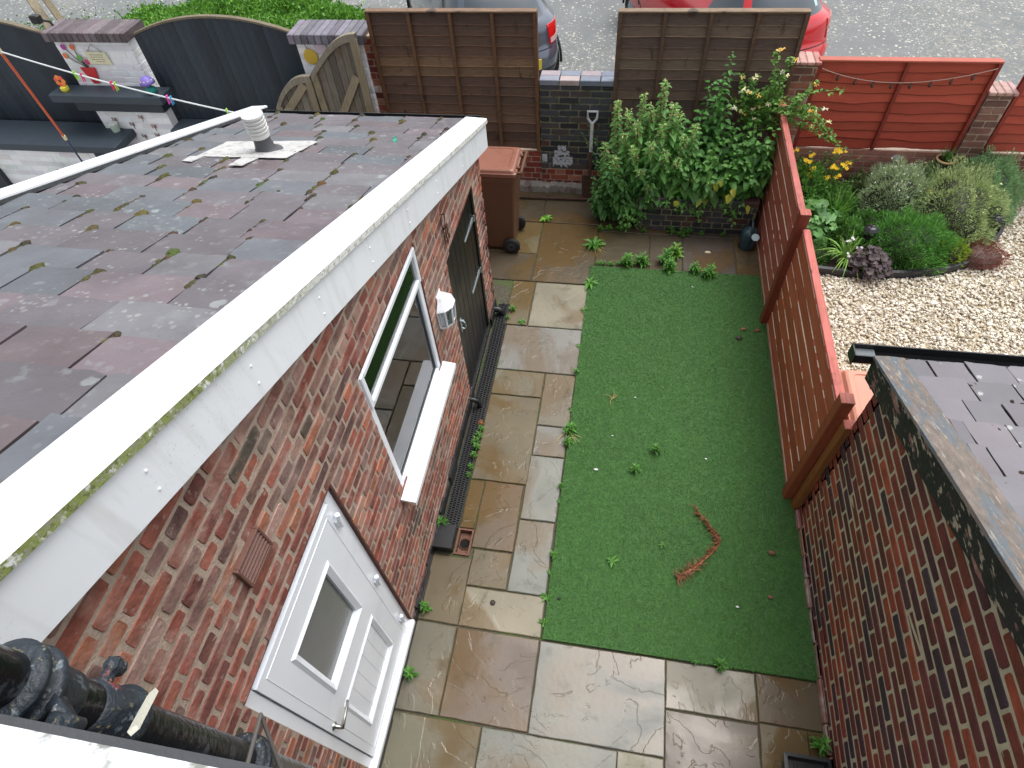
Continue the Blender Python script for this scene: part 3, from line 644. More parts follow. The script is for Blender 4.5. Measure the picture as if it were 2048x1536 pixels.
mb = MB(); mb.lathe((vx, vy, vz), [(.115, .012), (.10, .022), (.078, .035), (.064, .06), (.058, .10), (.056, .14)], 24); mb.build('collar', mat('dark_lead', (76, 76, 80), .5, .2, 10, .2, 40), vp, True)
mb = MB(); prof = [(.064, .135), (.066, .16), (.062, .165)]
for k in range(4): prof += [(.060, .168 + k * .024), (.070, .172 + k * .024), (.072, .184 + k * .024), (.060, .188 + k * .024)]
prof += [(.07, .27), (.073, .278), (.071, .288), (.04, .292), (.001, .293)]
mb.lathe((vx, vy, vz), prof, 24); mb.build('cowl', mat('pale_grey_cowl', (206, 206, 202), .5, .06, 10), vp)
# ---- white door
zx = XW - .018
door = MB(); a, b, c, d = DOOR
fr = .062
for q in [(a, a + fr, c, d), (b - fr, b, c, d), (a + fr, b - fr, d - fr, d)]: door.bbox(XW - .075, zx, q[0], q[1], q[2], q[3], .005)
door.bbox(XW - .075, XW + .03, a, b, c - .012, c + .035, .005)
dfo = door.build('door_frame', upvc, ob)
la, lb, lc_, ld = a + fr + .004, b - fr - .004, c + .04, d - fr - .004
GL = (.53, .925, 1.225, 1.815); PN = (.50, .945, .42, .96)
mb = MB(); xf = zx + .012
core(mb, (xf, 0, 0), (0, 1, 0), (0, 0, 1), (1, 0, 0), la, lb, lc_, lambda y: ld, [], .045) if False else core(mb, (xf, 0, 0), (0, 1, 0), (0, 0, 1), (1, 0, 0), la, lb, lc_, lambda y: ld, [GL, PN], .05)
mb.box(xf - .03, xf - .012, PN[0], PN[1], PN[2], PN[3])
# raised beads around the sunken fields
def bead(mb, r, x, w, h):
    p, q, s, t_ = r
    o_ = [(x, p - w, s - w), (x, q + w, s - w), (x, q + w, t_ + w), (x, p - w, t_ + w)]; m_ = [(x + h, p - w * .5, s - w * .5), (x + h, q + w * .5, s - w * .5), (x + h, q + w * .5, t_ + w * .5), (x + h, p - w * .5, t_ + w * .5)]
    i_ = [(x - .006, p + w * .3, s + w * .3), (x - .006, q - w * .3, s + w * .3), (x - .006, q - w * .3, t_ - w * .3), (x - .006, p + w * .3, t_ - w * .3)]; j_ = [(x - .03, p + w * .3, s + w * .3), (x - .03, q - w * .3, s + w * .3), (x - .03, q - w * .3, t_ - w * .3), (x - .03, p + w * .3, t_ - w * .3)]
    mb.grid([o_, m_, i_, j_], None, True)
bead(mb, GL, xf, .035, .012); bead(mb, PN, xf, .03, .010)
bead(mb, (la + .055, lb - .055, lc_ + .05, ld - .05), xf - .001, .006, .004)
for k in range(1, 5): y = PN[0] + (PN[1] - PN[0]) * k / 5; mb.box(xf - .0125, xf - .0108, y - .0018, y + .0018, PN[2], PN[3])
leaf_o = mb.build('door', upvc, ob)
mb = MB(); mb.box(xf - .036, xf - .024, GL[0] + .004, GL[1] - .004, GL[2] + .004, GL[3] - .004); mb.build('glass_panel', frost, leaf_o)
mb = MB()
for y in [PN[0] + (PN[1] - PN[0]) * k / 5 for k in range(1, 5)]: mb.box(xf - .012, xf - .0112, y - .0022, y + .0022, PN[2] + .01, PN[3] - .01)
mb.build('panel_groove', mat('groove_grey', (150, 154, 160), .6, .02), leaf_o)
mb = MB(); hy, hz = .372, 1.055
mb.lathe((xf, hy, hz), [(.021, 0), (.021, .006), (.012, .009), (.011, .04)], 14, 'x'); mb.tube([(xf + .038, hy, hz - .006), (xf + .048, hy + .0, hz + .0), (xf + .05, hy + .02, hz + .012), (xf + .048, hy + .05, hz + .016), (xf + .045, hy + .10, hz + .022), (xf + .042, hy + .125, hz + .034)], [.010, .011, .010, .008, .0075, .006], 10)
mb.build('handle', steel, leaf_o, True)
for z in (1.90, 1.09, .37):
    mb = MB(); mb.tube([(xf + .016, 1.138, z - .045), (xf + .018, 1.138, z + .045)], .011, 10); mb.bbox(xf - .002, xf + .014, 1.118, 1.15, z - .03, z + .03, .004); mb.tube([(xf + .02, 1.142, z + .05), (xf + .02, 1.142, z + .066)], .013, 10)
    mb.build('hinge', upvc, leaf_o)
# ---- window
a, b, c, d = WIN; mb = MB(); x0, x1 = XW - .07, XW - .002; fr = .052; zm = 2.005 - .02
for q in [(a, a + fr, c, d), (b - fr, b, c, d), (a + fr, b - fr, d - fr, d), (a + fr, b - fr, c, c + fr), (a + fr, b - fr, zm - .028, zm + .028)]: mb.bbox(x0, x1, *q, .005)
win = mb.build('window', upvc, ob)
mb = MB(); sx0, sx1 = XW - .03, XW + .012; s = .038; sa, sb, sc_, sd = a + .012, b - .012, zm + .0, d - .012
for q in [(sa, sa + s, sc_, sd), (sb - s, sb, sc_, sd), (sa + s, sb - s, sd - s, sd), (sa + s, sb - s, sc_, sc_ + s)]: mb.bbox(sx0, sx1, *q, .005)
mb.build('opening_light', upvc, win)
for q in [(a + fr, b - fr, c + fr, zm - .028), (sa + s, sb - s, sc_ + s, sd - s)]:
    mb = MB(); xx = XW - .03 if q[3] < 2.1 else XW - .01; mb.box(xx, xx + .003, *q); mb.build('pane', glassM, win)
mb = MB()
for q in [(a + fr, b - fr, c + fr, zm - .028)]:
    for r_ in [(q[0], q[0] + .008, q[2], q[3]), (q[1] - .008, q[1], q[2], q[3]), (q[0] + .008, q[1] - .008, q[2], q[2] + .008), (q[0] + .008, q[1] - .008, q[3] - .008, q[3])]: mb.box(XW - .0255, XW - .0195, *r_)
mb.build('glazing_gasket', mat('grey_gasket', (92, 96, 100), .6, .05), win)
mb = MB(); mb.prism([(XW - .08, a - .07, c - .0), (XW - .08, b + .05, c - .0), (XW + .10, b + .05, c - .028), (XW + .10, a - .07, c - .028)], (0, 0, .022)); mb.box(XW + .078, XW + .0995, a - .07, b + .05, c - .05, c - .024); mb.build('sill', upvc, win)
mb = MB(); mb.box(XW - .090, XW - .085, a + .01, b - .01, 2.03, d - .01); mb.build('pane_backing', mat('pale_pane_backing', (196, 204, 192), .8, .12, 3, stretch=(1, 9, .5)), win)  # pale sheet added behind the top pane to lighten its dark glass
# room seen through the window: walls, worktop and inner sill
mb = MB(); rx0, rx1, ry0, ry1 = -2.9, XW - .105, 1.45, 3.15
mb.box(rx0, rx1, ry0, ry1, 0, .02); mb.box(rx0 - .03, rx0, ry0, ry1, .02, 2.3); mb.box(rx0, rx1, ry0 - .03, ry0, .02, 2.3); mb.box(rx0, rx1, ry1, ry1 + .03, .02, 2.3)
mb.build('interior', mat('interior_plaster', (226, 230, 222), .8, .05), ob)
mb = MB(); mb.bbox(XW - .36, XW - .072, a - .02, b + .02, c + .01, c + .045, .006); mb.build('inner_sill', upvc, win)
mb = MB(); mb.bbox(XW - .95, XW - .36, a - .2, b + .2, .98, 1.02, .006); mb.build('worktop', mat('worktop_grey', (176, 182, 172), .35, .2, 30), ob)
# ---- black plank door
a, b, c, d = SHED; mb = MB(); x1 = XW - .016
for k in range(7):
    p = a + .045 + (b - a - .09) * k / 7; q = a + .045 + (b - a - .09) * (k + 1) / 7; mb.bbox(x1 - .03, x1 + random.uniform(-.001, .001), p + .002, q - .002, .06, d - .045, .003)
sd_ = mb.build('plank_door', blackP, ob)
mb = MB()
for q in [(a, a + .045, .0, d), (b - .045, b, .0, d), (a + .045, b - .045, d - .045, d), (a + .045, b - .045, 0.0, .055)]: mb.bbox(XW - .08, XW - .002, *q, .004)
mb.build('door_frame', blackP, ob)
for z in (1.40, .82):
    mb = MB(); mb.prism([(x1 + .001, b - .06, z + .022), (x1 + .001, b - .36, z + .006), (x1 + .001, b - .37, z), (x1 + .001, b - .36, z - .006), (x1 + .001, b - .06, z - .022)], (.006, 0, 0)); mb.tube([(x1 + .012, b - .05, z - .03), (x1 + .012, b - .05, z + .03)], .008, 8); mb.build('strap_hinge', galv, sd_)
mb = MB(); ly = a + .12; lz = .88; mb.bbox(x1, x1 + .004, ly - .02, ly + .02, lz - .08, lz + .07, .002); mb.tube([(x1 + .004, ly, lz - .04), (x1 + .03, ly, lz - .045), (x1 + .042, ly, lz - .01), (x1 + .035, ly, lz + .03), (x1 + .004, ly, lz + .035)], .006, 8); mb.bbox(x1 + .004, x1 + .03, ly - .012, ly + .012, lz + .04, lz + .052, .002); mb.build('latch', galv, sd_)
# ---- louvred air vent
mb = MB(); ya, yb, za, zc_ = .61, .79, 2.44, 2.59
for q in [(ya, ya + .012, za, zc_), (yb - .012, yb, za, zc_), (ya + .012, yb - .012, za, za + .012), (ya + .012, yb - .012, zc_ - .012, zc_)]: mb.bbox(XW, XW + .022, *q, .002)
for k in range(5):
    z = za + .018 + k * .024; mb.hexa([(XW, ya + .012, z + .016), (XW + .02, ya + .012, z), (XW + .02, yb - .012, z), (XW, yb - .012, z + .016), (XW, ya + .012, z + .02), (XW + .02, ya + .012, z + .004), (XW + .02, yb - .012, z + .004), (XW, yb - .012, z + .02)])
mb.build('air_vent', mat('brown_vent', (112, 78, 68), .6, .1, 20), ob)
# ---- waste pipes out of the wall
for y in (3.24, 4.46):
    mb = MB(); mb.tube([(XW - .02, y, .10), (XW + .05, y, .10), (XW + .085, y, .085), (XW + .095, y, .04), (XW + .095, y, .012)] if y < 4 else [(XW - .02, y, .06), (XW + .06, y, .07), (XW + .09, y, .05), (XW + .10, y, .01)], .022 if y < 4 else .034, 12); mb.lathe((XW + .004, y, .10 if y < 4 else .065), [(.032, 0), (.03, .012)], 12, 'x'); mb.build('waste_pipe', blackM, ob, True)

# ---- things on the outbuilding wall
wl = thing('wall_lantern', 'white half-hexagonal lantern with glazed sides on the brick wall', 'wall lantern', (XW, 3.0, 1.5))
ly, lz = 3.02, 1.485
def hexr(r, z, off=0): return [(XW + .012 + max(0, r * math.sin(t)), ly + r * 1.05 * math.cos(t), z) for t in [0, math.pi / 3 * .55, math.pi / 2 * .78, math.pi - math.pi / 2 * .78, math.pi - math.pi / 3 * .55, math.pi]]
mb = MB(); mb.bbox(XW + .002, XW + .012, ly - .05, ly + .05, lz - .10, lz + .17, .003)
rows = [hexr(.001, lz + .16), hexr(.035, lz + .15), hexr(.055, lz + .125), hexr(.10, lz + .085), hexr(.108, lz + .075), hexr(.10, lz + .068)]
mb.grid(rows); mb.poly(rows[-1]); rows = [hexr(.085, lz - .10), hexr(.09, lz - .09), hexr(.075, lz - .125), hexr(.03, lz - .135)]; mb.grid([rows[1], rows[0], rows[2], rows[3]]); mb.poly(rows[1]); mb.poly(rows[3])
mb.build('cage', upvc, wl)
mb = MB(); A_, B_ = hexr(.098, lz + .07), hexr(.088, lz - .095)
for p, q in zip(A_, B_): mb.beam(p, q, .011, .011, up=(1, 0, 0))
mb.build('glazing_bar', upvc, wl)
mb = MB(); A_, B_ = hexr(.094, lz + .068), hexr(.084, lz - .093)
for i in range(5): mb.poly([A_[i], A_[i + 1], B_[i + 1], B_[i]])
mb.build('lantern_glass', glassM, wl)
mb = MB(); mb.lathe((XW + .05, ly, lz - .05), [(.012, -.04), (.012, -.01), (.02, .01), (.024, .04), (.014, .06), (.001, .065)], 12); mb.build('bulb', mat('bulb_glass', (150, 152, 150), .1, .03), wl, True)
kt = thing('hanging_keys', 'bunch of rusty old keys hanging on a ring below the fascia', 'keys', (XW, 3.42, 2.0))
ky, kz = 3.36, 2.07; mb = MB(); mb.tube([(XW + .005, ky, kz), (XW + .03, ky, kz), (XW + .03, ky, kz + .012)], .004, 6); mb.build('nail', rust, kt)
mb = MB(); mb.tube([(XW + .022 + .004 * math.sin(t * 2), ky + .045 * math.cos(t), kz - .05 + .05 * math.sin(t)) for t in [2 * math.pi * k / 18 for k in range(19)]], .0035, 6); mb.build('ring', rust, kt)
for k, (dy, l) in enumerate([(-.015, .13), (.008, .15), (.025, .12)]):
    mb = MB(); x = XW + .018 + k * .007; p = (ky + dy, kz - .11)
    mb.tube([(x, p[0] + .016 * math.cos(t), p[1] + .016 * math.sin(t)) for t in [2 * math.pi * q / 10 for q in range(11)]], .004, 6); mb.tube([(x, p[0], p[1] - .016), (x, p[0] + dy * .6, p[1] - l)], .0045, 6); mb.box(x - .003, x + .003, p[0] + dy * .5, p[0] + dy * .5 + .022, p[1] - l, p[1] - l + .025); mb.build('key', rust, kt)
# ---- channel drain, gully, black box
cd = thing('channel_drain', 'black slotted channel drain running along the foot of the brick wall', 'drain', (-1.12, 3.2, 0))
mb = MB(); x0, x1 = -1.19, -1.062; mb.box(x0, x1, 2.0, 4.6, -.012, -.008); mb.build('channel', mat('drain_dark', (10, 10, 11), .8, 0), cd)
mb = MB(); y = 2.0
mb.box(x0, x0 + .008, 2.0, 4.6, -.008, .006); mb.box(x1 - .008, x1, 2.0, 4.6, -.008, .006); 
for k in range(1, 4): xx = x0 + (x1 - x0) * k / 4; mb.box(xx - .004, xx + .004, 2.0, 4.6, -.008, .004)
k = 0
while y < 4.6:
    for j in range(4):
        xa = x0 + .008 + (x1 - x0 - .016) * j / 4; o_ = .011 * (j % 2); mb.box(xa, xa + (x1 - x0 - .016) / 4, y + o_, y + o_ + .009, -.008, .005)
    y += .022; k += 1
mb.build('grating', blackM, cd)
gl = thing('drain_gully', 'open square terracotta gully with a round black hole beside the slotted drain', 'drain gully', (-.99, 1.9, 0))
mb = MB(); gx0, gx1, gy0, gy1 = -1.055, -.928, 1.79, 2.012
core(mb, (0, 0, .004), (1, 0, 0), (0, 1, 0), (0, 0, 1), gx0, gx1, gy0, lambda u: gy1, [(gx0 + .014, gx1 - .014, gy0 + .014, gy1 - .014)], .056); mb.build('gully_frame', terra, gl)
mb = MB(); cx, cy = (gx0 + gx1) / 2, 1.9; mb.grid([[(cx + r * math.cos(t) , cy + r * 1.0 * math.sin(t), z) for t in [2 * math.pi * k / 20 for k in range(20)]] for r, z in [(.052, -.049), (.050, -.040), (.046, -.036), (.041, -.040), (.040, -.052)]], None, True); mb.box(gx0 + .016, gx1 - .016, gy0 + .016, gy1 - .016, -.055, -.050); mb.build('pipe_socket', terra, gl)
mb = MB(); mb.lathe((cx, cy, -.0495), [(.040, 0), (.040, .002)], 20); mb.build('pipe_dark_disc', mat('pipe_depth_black', (6, 6, 7), .9, 0), gl)  # flat near-black disc painted in place of the shaded depth of the pipe
bxo = thing('drain_box', 'small black plastic box against the wall beside the open gully', 'black box', (-1.13, 1.89, 0))
mb = MB(); mb.bbox(-1.2, -1.062, 1.795, 1.99, 0, .085, .008); mb.build('box_body', blackM, bxo)
mb = MB(); mb.bbox(-1.204, -1.058, 1.79, 1.995, .0855, .098, .004); mb.build('box_lid', blackM, bxo)

# ================================================================ HOUSE (camera side): soil pipe, sill, lower wall
hs_ = thing('house_wall', 'dark grey house wall behind the black soil pipe at bottom left', 'house wall', (-1.2, 0, 0))
mb = MB(); mb.box(-3.6, -.25, -.25, .036, 0, 3.72); mb.build('wall', mat('dark_render', (74, 76, 80), .8, .1, 8, .3, 60), hs_)
sl = thing('window_sill', 'white painted window sill with green algae, nearest the camera', 'window sill', (-.4, 0, 4.2))
mb = MB(); mb.bbox(-1.8, .9, -.35, .0115, 4.14, 4.2, .004); mb.build('sill_board', overlay(mat('white_sill_paint', (232, 236, 240), .5, .03, 5, .15, 60), (92, 90, 72), 'noise', 45, .50, .62, .8, mask=('Y', -.02, .006)), sl)
sp = thing('soil_pipe', 'black cast iron soil pipe with peeling flanged collars running down the house', 'soil pipe', (-.9, .1, 0))
cast = overlay(overlay(mat('black_cast_iron', (22, 22, 25), .24, .3, 12, .3, 50, rvar=.1), (92, 102, 108), 'noise', 16, .6, .66, .4), (150, 62, 62), 'noise', 20, .73, .75, .8)
castc = overlay(overlay(overlay(mat('peeling_collar', (38, 46, 54), .5, .3, 20, .7, 60), (150, 140, 88), 'noise', 60, .60, .68, .7), (150, 70, 72), 'noise', 15, .65, .68, .8), (120, 134, 146), 'noise', 30, .6, .64, .6)
px, py, pr_ = -.9, .082, .045
mb = MB(); mb.lathe((px, py, 0), [(pr_, 0.2), (pr_, 4.6)], 32); mb.build('pipe', cast, sp, True)
for z in (3.55, 2.62, 1.4):
    mb = MB(); mb.lathe((px, py, z), [(pr_, -.085), (.051, -.08), (.053, -.02), (.055, 0), (.068, .004), (.070, .014), (.064, .02), (.054, .022), (.054, .04), (.067, .046), (.068, .056), (.058, .062), (pr_, .064)], 32)
    for s in (-1, 1): mb.bbox(px + s * .10 - .022, px + s * .10 + .022, .031, .06, z - .02, z + .03, .006); mb.beam((px + s * .06, .075, z + .005), (px + s * .1, .05, z + .005), .02, .03)
    mb.build('collar', castc, sp, True)
z = 3.30; mb = MB(); mb.lathe((px, py, z), [(pr_, -.03), (.063, -.026), (.065, -.012), (.054, -.006), (.054, .04), (.051, .10), (pr_, .104)], 32); mb.build('collar', castc, sp, True)
mb = MB(); mb.lathe((px - .02, .165, z + .05), [(.018, -.02), (.02, .0), (.016, .012)], 8, 'z'); mb.tube([(px - .02, .13, z + .05), (px - .02, .18, z + .055)], .014, 8); mb.build('bolt', castc, sp)
st = tag(None or bpy.data.objects.new('x', None), None, None) if False else None
mb = MB(); mb.tube([(-.83, .150, 3.30), (-.80, .137, 3.42)], .006, 8); mb.beam((-.845, .155, 3.33), (-.73, .105, 3.50), .014, .010)
mb = MB(); mb.beam((-.86, .140, 3.275), (-.745, .060, 3.46), .016, .010); o = mb.build('wooden_stick', mat('pale_painted_wood', (226, 224, 208), .6, .1, 20, .3, 80), None, origin=(-.8, .12, 3.38)); tag(o, 'short cream painted stick lodged against the black soil pipe', 'stick')
mb = MB(); mb.tube([(-.80, .06, 2.85), (-.86, .19, 2.75), (-.80, .07, 2.60), (-.77, .065, 2.45), (-.80, .07, 2.3), (-.82, .07, 2.1)], .006, 6); o = mb.build('loose_cable', mat('grey_cable', (96, 92, 88), .7, .1), None, origin=(-.8, .1, 2.6)); tag(o, 'loose grey cable trailing along the wall beside the soil pipe', 'cable')

# ================================================================ RIGHT OUTBUILDING
XR = 1.63; zv = lambda y: 1.76 + .345 * (2.62 - y)
rb = thing('neighbour_outbuilding', 'dark red brick outbuilding with peeling black bargeboard at right', 'outbuilding', (2.6, 1.1, 0))
mb = MB(); core(mb, (XR, 0, 0), (0, 1, 0), (0, 0, 1), (-1, 0, 0), -.3, 2.55, 0, lambda y: zv(y) - .06, [], .1)
core(mb, (0, 2.55, 0), (1, 0, 0), (0, 0, 1), (0, 1, 0), XR, 4.2, 0, lambda y: 1.68, [], .1); w_ = mb.build('wall', mortarR, rb)
mb = MB(); bricks(mb, (XR, 0, 0), (0, 1, 0), (0, 0, 1), (-1, 0, 0), -.3, 2.55, .03, 2.7, PAL_R, top=lambda y: zv(y) - .08, header=0, pitch=.0765, L=.232, gap=.0145, depth=.003, rough=.0035)
bricks(mb, (0, 2.55, 0), (1, 0, 0), (0, 0, 1), (0, 1, 0), XR, 4.2, .03, 1.66, PAL_R, header=5); mb.build('brick_face', brickR, w_)
mb = MB(); y = -.3
while y < 2.5:
    y1 = y + random.uniform(.16, .3); mb.bbox(XR - random.uniform(.018, .034), XR, y, min(y1, 2.55), 0, random.uniform(.05, .075), .008, tuple(q * random.uniform(.8, 1.1) for q in s2l((150, 112, 100)))); y = y1 + .006
mb.build('plinth', overlay(mat('spalled_base', (255, 255, 255), .8, .3, 14, .8, 40, attr=True), (170, 158, 146), 'noise', 9, .5, .65, .7), rb)
mb = MB(); y0, y1 = -.3, 2.66
mb.hexa([(1.572, y0, zv(y0) - .185), (1.60, y0, zv(y0) - .185), (1.60, y1 - .03, zv(y1) - .175), (1.572, y1 - .03, zv(y1) - .175), (1.572, y0, zv(y0) - .022), (1.60, y0, zv(y0) - .022), (1.60, y1, zv(y1) - .022), (1.572, y1, zv(y1) - .022)])
mb.build('bargeboard', peel, rb)
mb = MB(); mb.hexa([(1.60, y0, zv(y0) - .2), (1.635, y0, zv(y0) - .2), (1.635, 2.58, zv(2.58) - .2), (1.60, 2.58, zv(2.58) - .2), (1.60, y0, zv(y0) - .03), (1.635, y0, zv(y0) - .03), (1.635, 2.58, zv(2.58) - .03), (1.60, 2.58, zv(2.58) - .03)]); mb.build('soffit', peel, rb)
mb = MB(); mb.bbox(1.588, 1.66, 2.53, 2.63, 1.55, 1.70, .02); mb.build('purlin_end', overlay(mat('rotten_wood', (88, 76, 64), .9, .4, 20, .9, 50), (44, 38, 36), 'noise', 12, .5, .6, .8), rb)
mb = MB(); rows = []
for k in range(13):
    y = y0 + (y1 - y0) * k / 12; j = random.uniform(-.004, .004); rows.append([(1.566 + j * .4, y, zv(y) - .018), (1.568 + j, y, zv(y) + .002), (1.64, y, zv(y) + .007), (1.735 + j, y, zv(y) + .003), (1.737 + j, y, zv(y) - .02)])
mb.grid(rows); mb.poly(rows[-1]); mb.build('verge_plank', peelT, rb)
mb = MB(); mb.hexa([(1.62, y0, zv(y0) - .14), (4.2, y0, zv(y0) - .14), (4.2, 2.6, zv(2.6) - .06), (1.62, 2.6, zv(2.6) - .06), (1.62, y0, zv(y0) - .024), (4.2, y0, zv(y0) - .024), (4.2, 2.6, zv(2.6) - .024), (1.62, 2.6, zv(2.6) - .024)]); rr = mb.build('roof', slateG, rb)
slate_roof(rr, 1.73, 4.2, -.3, 2.66, lambda y: zv(y) - .024, .345, .195, .17, .27, [((118, 113, 119), 5), ((112, 109, 114), 4), ((122, 116, 120), 3), ((108, 106, 110), 2)], slateR, seed=4)
mb = MB(); gy, gz = 2.715, zv(2.66) - .055; rows = []
prof = [(gy - .045, gz + .035), (gy - .045, gz - .03), (gy - .03, gz - .05), (gy + .03, gz - .05), (gy + .05, gz - .02), (gy + .052, gz + .04), (gy + .042, gz + .042), (gy + .042, gz - .015), (gy + .025, gz - .042), (gy - .025, gz - .042), (gy - .038, gz - .025), (gy - .038, gz + .035)]
mb.grid([[(x, a, b) for a, b in prof] for x in (1.475, 4.2)], None, True); mb.box(1.47, 1.477, gy - .045, gy + .052, gz - .05, gz + .038); mb.build('gutter', blackM, rb)
mb = MB(); mb.box(1.48, 1.60, gy - .036, gy + .04, gz + .005, gz + .009); mb.build('gutter_stop', mat('grey_gutter_inside', (92, 98, 102), .3, .05), rb)
mb = MB(); rnd = random.Random(9)
for x, y in [(1.99, 2.42), (2.02, 2.44), (2.14, 2.30), (2.18, 2.28), (1.93, 2.06), (1.95, 2.03), (2.3, 1.9), (1.9, 1.72), (1.92, 1.69), (1.79, 1.63)]: cushion(mb, x, y, zv(y) - .005, rnd.uniform(.008, .014), rnd.uniform(.01, .018), .010, s2l((70, 58, 50)))
o = mb.build('moss', MC['moss_cushion'], rr, True); o['kind'] = 'stuff'

# ================================================================ BACK BOUNDARY
def wall_block(name, lab, cat, x0, x1, yf, dep, z0, z1, pal, mort, bm, header=3, cap=None, capz=.075, sides=True, loc=None, part='brick_face', topn='coping'):
    t = thing(name, lab, cat, ((x0 + x1) / 2, yf + dep / 2, z0))
    mb = MB(); mb.box(x0, x1, yf, yf + dep, z0, z1); mb.build('core', mort, t)
    mb = MB(); bricks(mb, (0, yf, 0), (1, 0, 0), (0, 0, 1), (0, -1, 0), x0, x1, z0 + .005, z1, pal, header=header, depth=.006)
    if sides:
        bricks(mb, (x0, 0, 0), (0, 1, 0), (0, 0, 1), (-1, 0, 0), yf, yf + dep, z0 + .005, z1, pal, depth=.006); bricks(mb, (x1, 0, 0), (0, 1, 0), (0, 0, 1), (1, 0, 0), yf, yf + dep, z0 + .005, z1, pal, depth=.006)
    mb.build(part, bm, t)
    if cap:
        mb = MB(); x = x0 - .02
        while x < x1 + .015:
            w_ = .075; mb.bbox(x + .004, min(x + w_ - .004, x1 + .025), yf - .03, yf + dep + .02, z1 + .003, z1 + capz, .006, pick(cap, .12)); x += w_
        mb.box(x0 - .012, x1 + .012, yf - .02, yf + dep + .01, z1, z1 + capz - .008, s2l((120, 112, 104))); mb.build(topn, bm, t)
    return t
wall_block('low_brick_wall', 'low red brick wall under the left brown fence panel', 'wall', -2.86, -1.005, 6.735, .21, 0, .53, PAL_RB, mortarL, brickB, sides=False)
wall_block('low_brick_wall', 'low dark brick wall hidden behind the nettles under the right brown panel', 'wall', -.185, 1.62, 6.735, .21, 0, .53, PAL_B, mortarB, brickB, sides=False)
bp_ = wall_block('brick_pier', 'dark blue engineering brick pier between the two brown fence panels', 'pier', -1.0, -.19, YB, .225, .30, 1.33, PAL_B, mortarB, brickB, header=0)
mb = MB(); mb.box(-1.0, -.19, YB, YB + .225, 0, .30); mb.build('core', mortarL, bp_)
mb = MB(); bricks(mb, (0, YB, 0), (1, 0, 0), (0, 0, 1), (0, -1, 0), -1.0, -.19, .005, .30, PAL_RB, header=2); mb.build('red_brick_base', brickB, bp_)
mb = MB()
for r_ in range(2):
    x = -1.008
    while x < -.2:
        x1 = min(x + .222, -.18); mb.bbox(x + .003, x1 - .003, YB - .012 + r_ * .118, YB + .102 + r_ * .118, 1.331, 1.392, .006, pick([((128, 132, 146), 3), ((150, 138, 142), 2), ((116, 122, 138), 2), ((168, 150, 148), 1)], .06)); x += .226
mb.build('coping', mat('coping_brick', (255, 255, 255), .35, .12, 12, .2, 50, attr=True), bp_)
rnd = random.Random(3)   # white paint patch and drips
for x0, x1, z0, z1 in [(-.86, -.62, .35, .47), (-.84, -.66, .47, .55), (-.80, -.70, .55, .62), (-.99, -.93, .40, .50), (-.36, -.2, .52, .535)]:
    K = 14; tp = [(x0 + (x1 - x0) * i / K, z1 + rnd.uniform(-.012, .008)) for i in range(K + 1)]; bt = [(x0 + (x1 - x0) * i / K + .001, z0 + rnd.uniform(-.03, .03)) for i in range(K + 1)]
    mb = MB(); mb.prism([(a, YB - .011, b) for a, b in bt + tp[::-1]], (0, .0025, 0)); mb.build('paint_splash', mat('old_white_paint', (186, 188, 196), .6, .15, 30, col2=(96, 92, 100), c2lo=.53, c2hi=.6, c2s=40), bp_)
fo = thing('wall_footing', 'rough whitish rendered footing along the base of the back wall', 'wall footing', (-.8, 6.7, 0))
mb = MB(); rows = []
for k in range(60):
    x = -1.9 + k * 1.72 / 59; j = rnd.uniform(-.012, .012); rows.append([(x, 6.655 + j, -.01), (x, 6.66 + j, .08 + j), (x, 6.70, .115 + j), (x, 6.735, .12)])
mb.grid(rows); mb.build('footing_render', overlay(mat('footing_render', (136, 130, 122), .9, .3, 14, .9, 40), (92, 62, 56), 'noise', 7, .52, .62, .7), fo)

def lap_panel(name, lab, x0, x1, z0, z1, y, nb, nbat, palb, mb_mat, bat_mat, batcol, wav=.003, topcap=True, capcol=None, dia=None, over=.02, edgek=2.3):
    t = thing({'fence_panel': 'overlap_fence', 'red_fence_panel': 'red_overlap_fence'}[name], lab, 'fence', ((x0 + x1) / 2, y, z0)); rnd = random.Random(name + lab)
    mb = MB(); p = (z1 - z0 - .03) / nb
    for i in range(nb):
        za = z0 + .01 + i * p; zb_ = za + p + over; c = pick(palb, .1); K = 24; bo = []; to = []
        ph = rnd.uniform(0, 6); f1 = rnd.uniform(2, 5)
        for k in range(K + 1):
            x = x0 + .02 + (x1 - x0 - .04) * k / K; wv = wav * (math.sin(x * f1 + ph) + .6 * math.sin(x * f1 * 2.7 + ph * 2)) + rnd.uniform(-wav, wav) * .3
            bo.append((x, wv))
        rows = [[(x, y + .006, za + w_ + .0) for x, w_ in bo], [(x, y - .016, za + w_) for x, w_ in bo], [(x, y - .017, za + w_ + .009) for x, w_ in bo], [(x, y + .002, min(zb_, z1 - .01)) for x, w_ in bo], [(x, y + .008, min(zb_, z1 - .01)) for x, w_ in bo]]
        mb.grid(rows[:2], tuple(q * 1.1 for q in c)); mb.grid(rows[1:3], tuple(q * edgek for q in c)); mb.grid(rows[2:], c)  # light caught by board edges is put into their colour; red panels darker
    mb.build('lap_boards', mb_mat, t)
    for k in range(nbat + 2):
        x = x0 + .02 + (x1 - x0 - .04) * k / (nbat + 1); mb = MB(); w_ = .036 if 0 < k <= nbat else .042
        mb.bbox(x - w_ / 2, x + w_ / 2, y - .045, y - .018, z0 + .0, z1 - .002, .003, s2l(batcol)); mb.build('batten', bat_mat, t)
        if k in (0, nbat + 1): mb = MB(); mb.bbox(x - .02, x + .02, y + .009, y + .03, z0, z1, .003, s2l(batcol)); mb.build('batten', bat_mat, t)
    mb = MB(); mb.bbox(x0, x1, y - .05, y + .035, z1, z1 + .018, .003, s2l(capcol or batcol)); mb.build('top_rail', bat_mat, t)
    return t
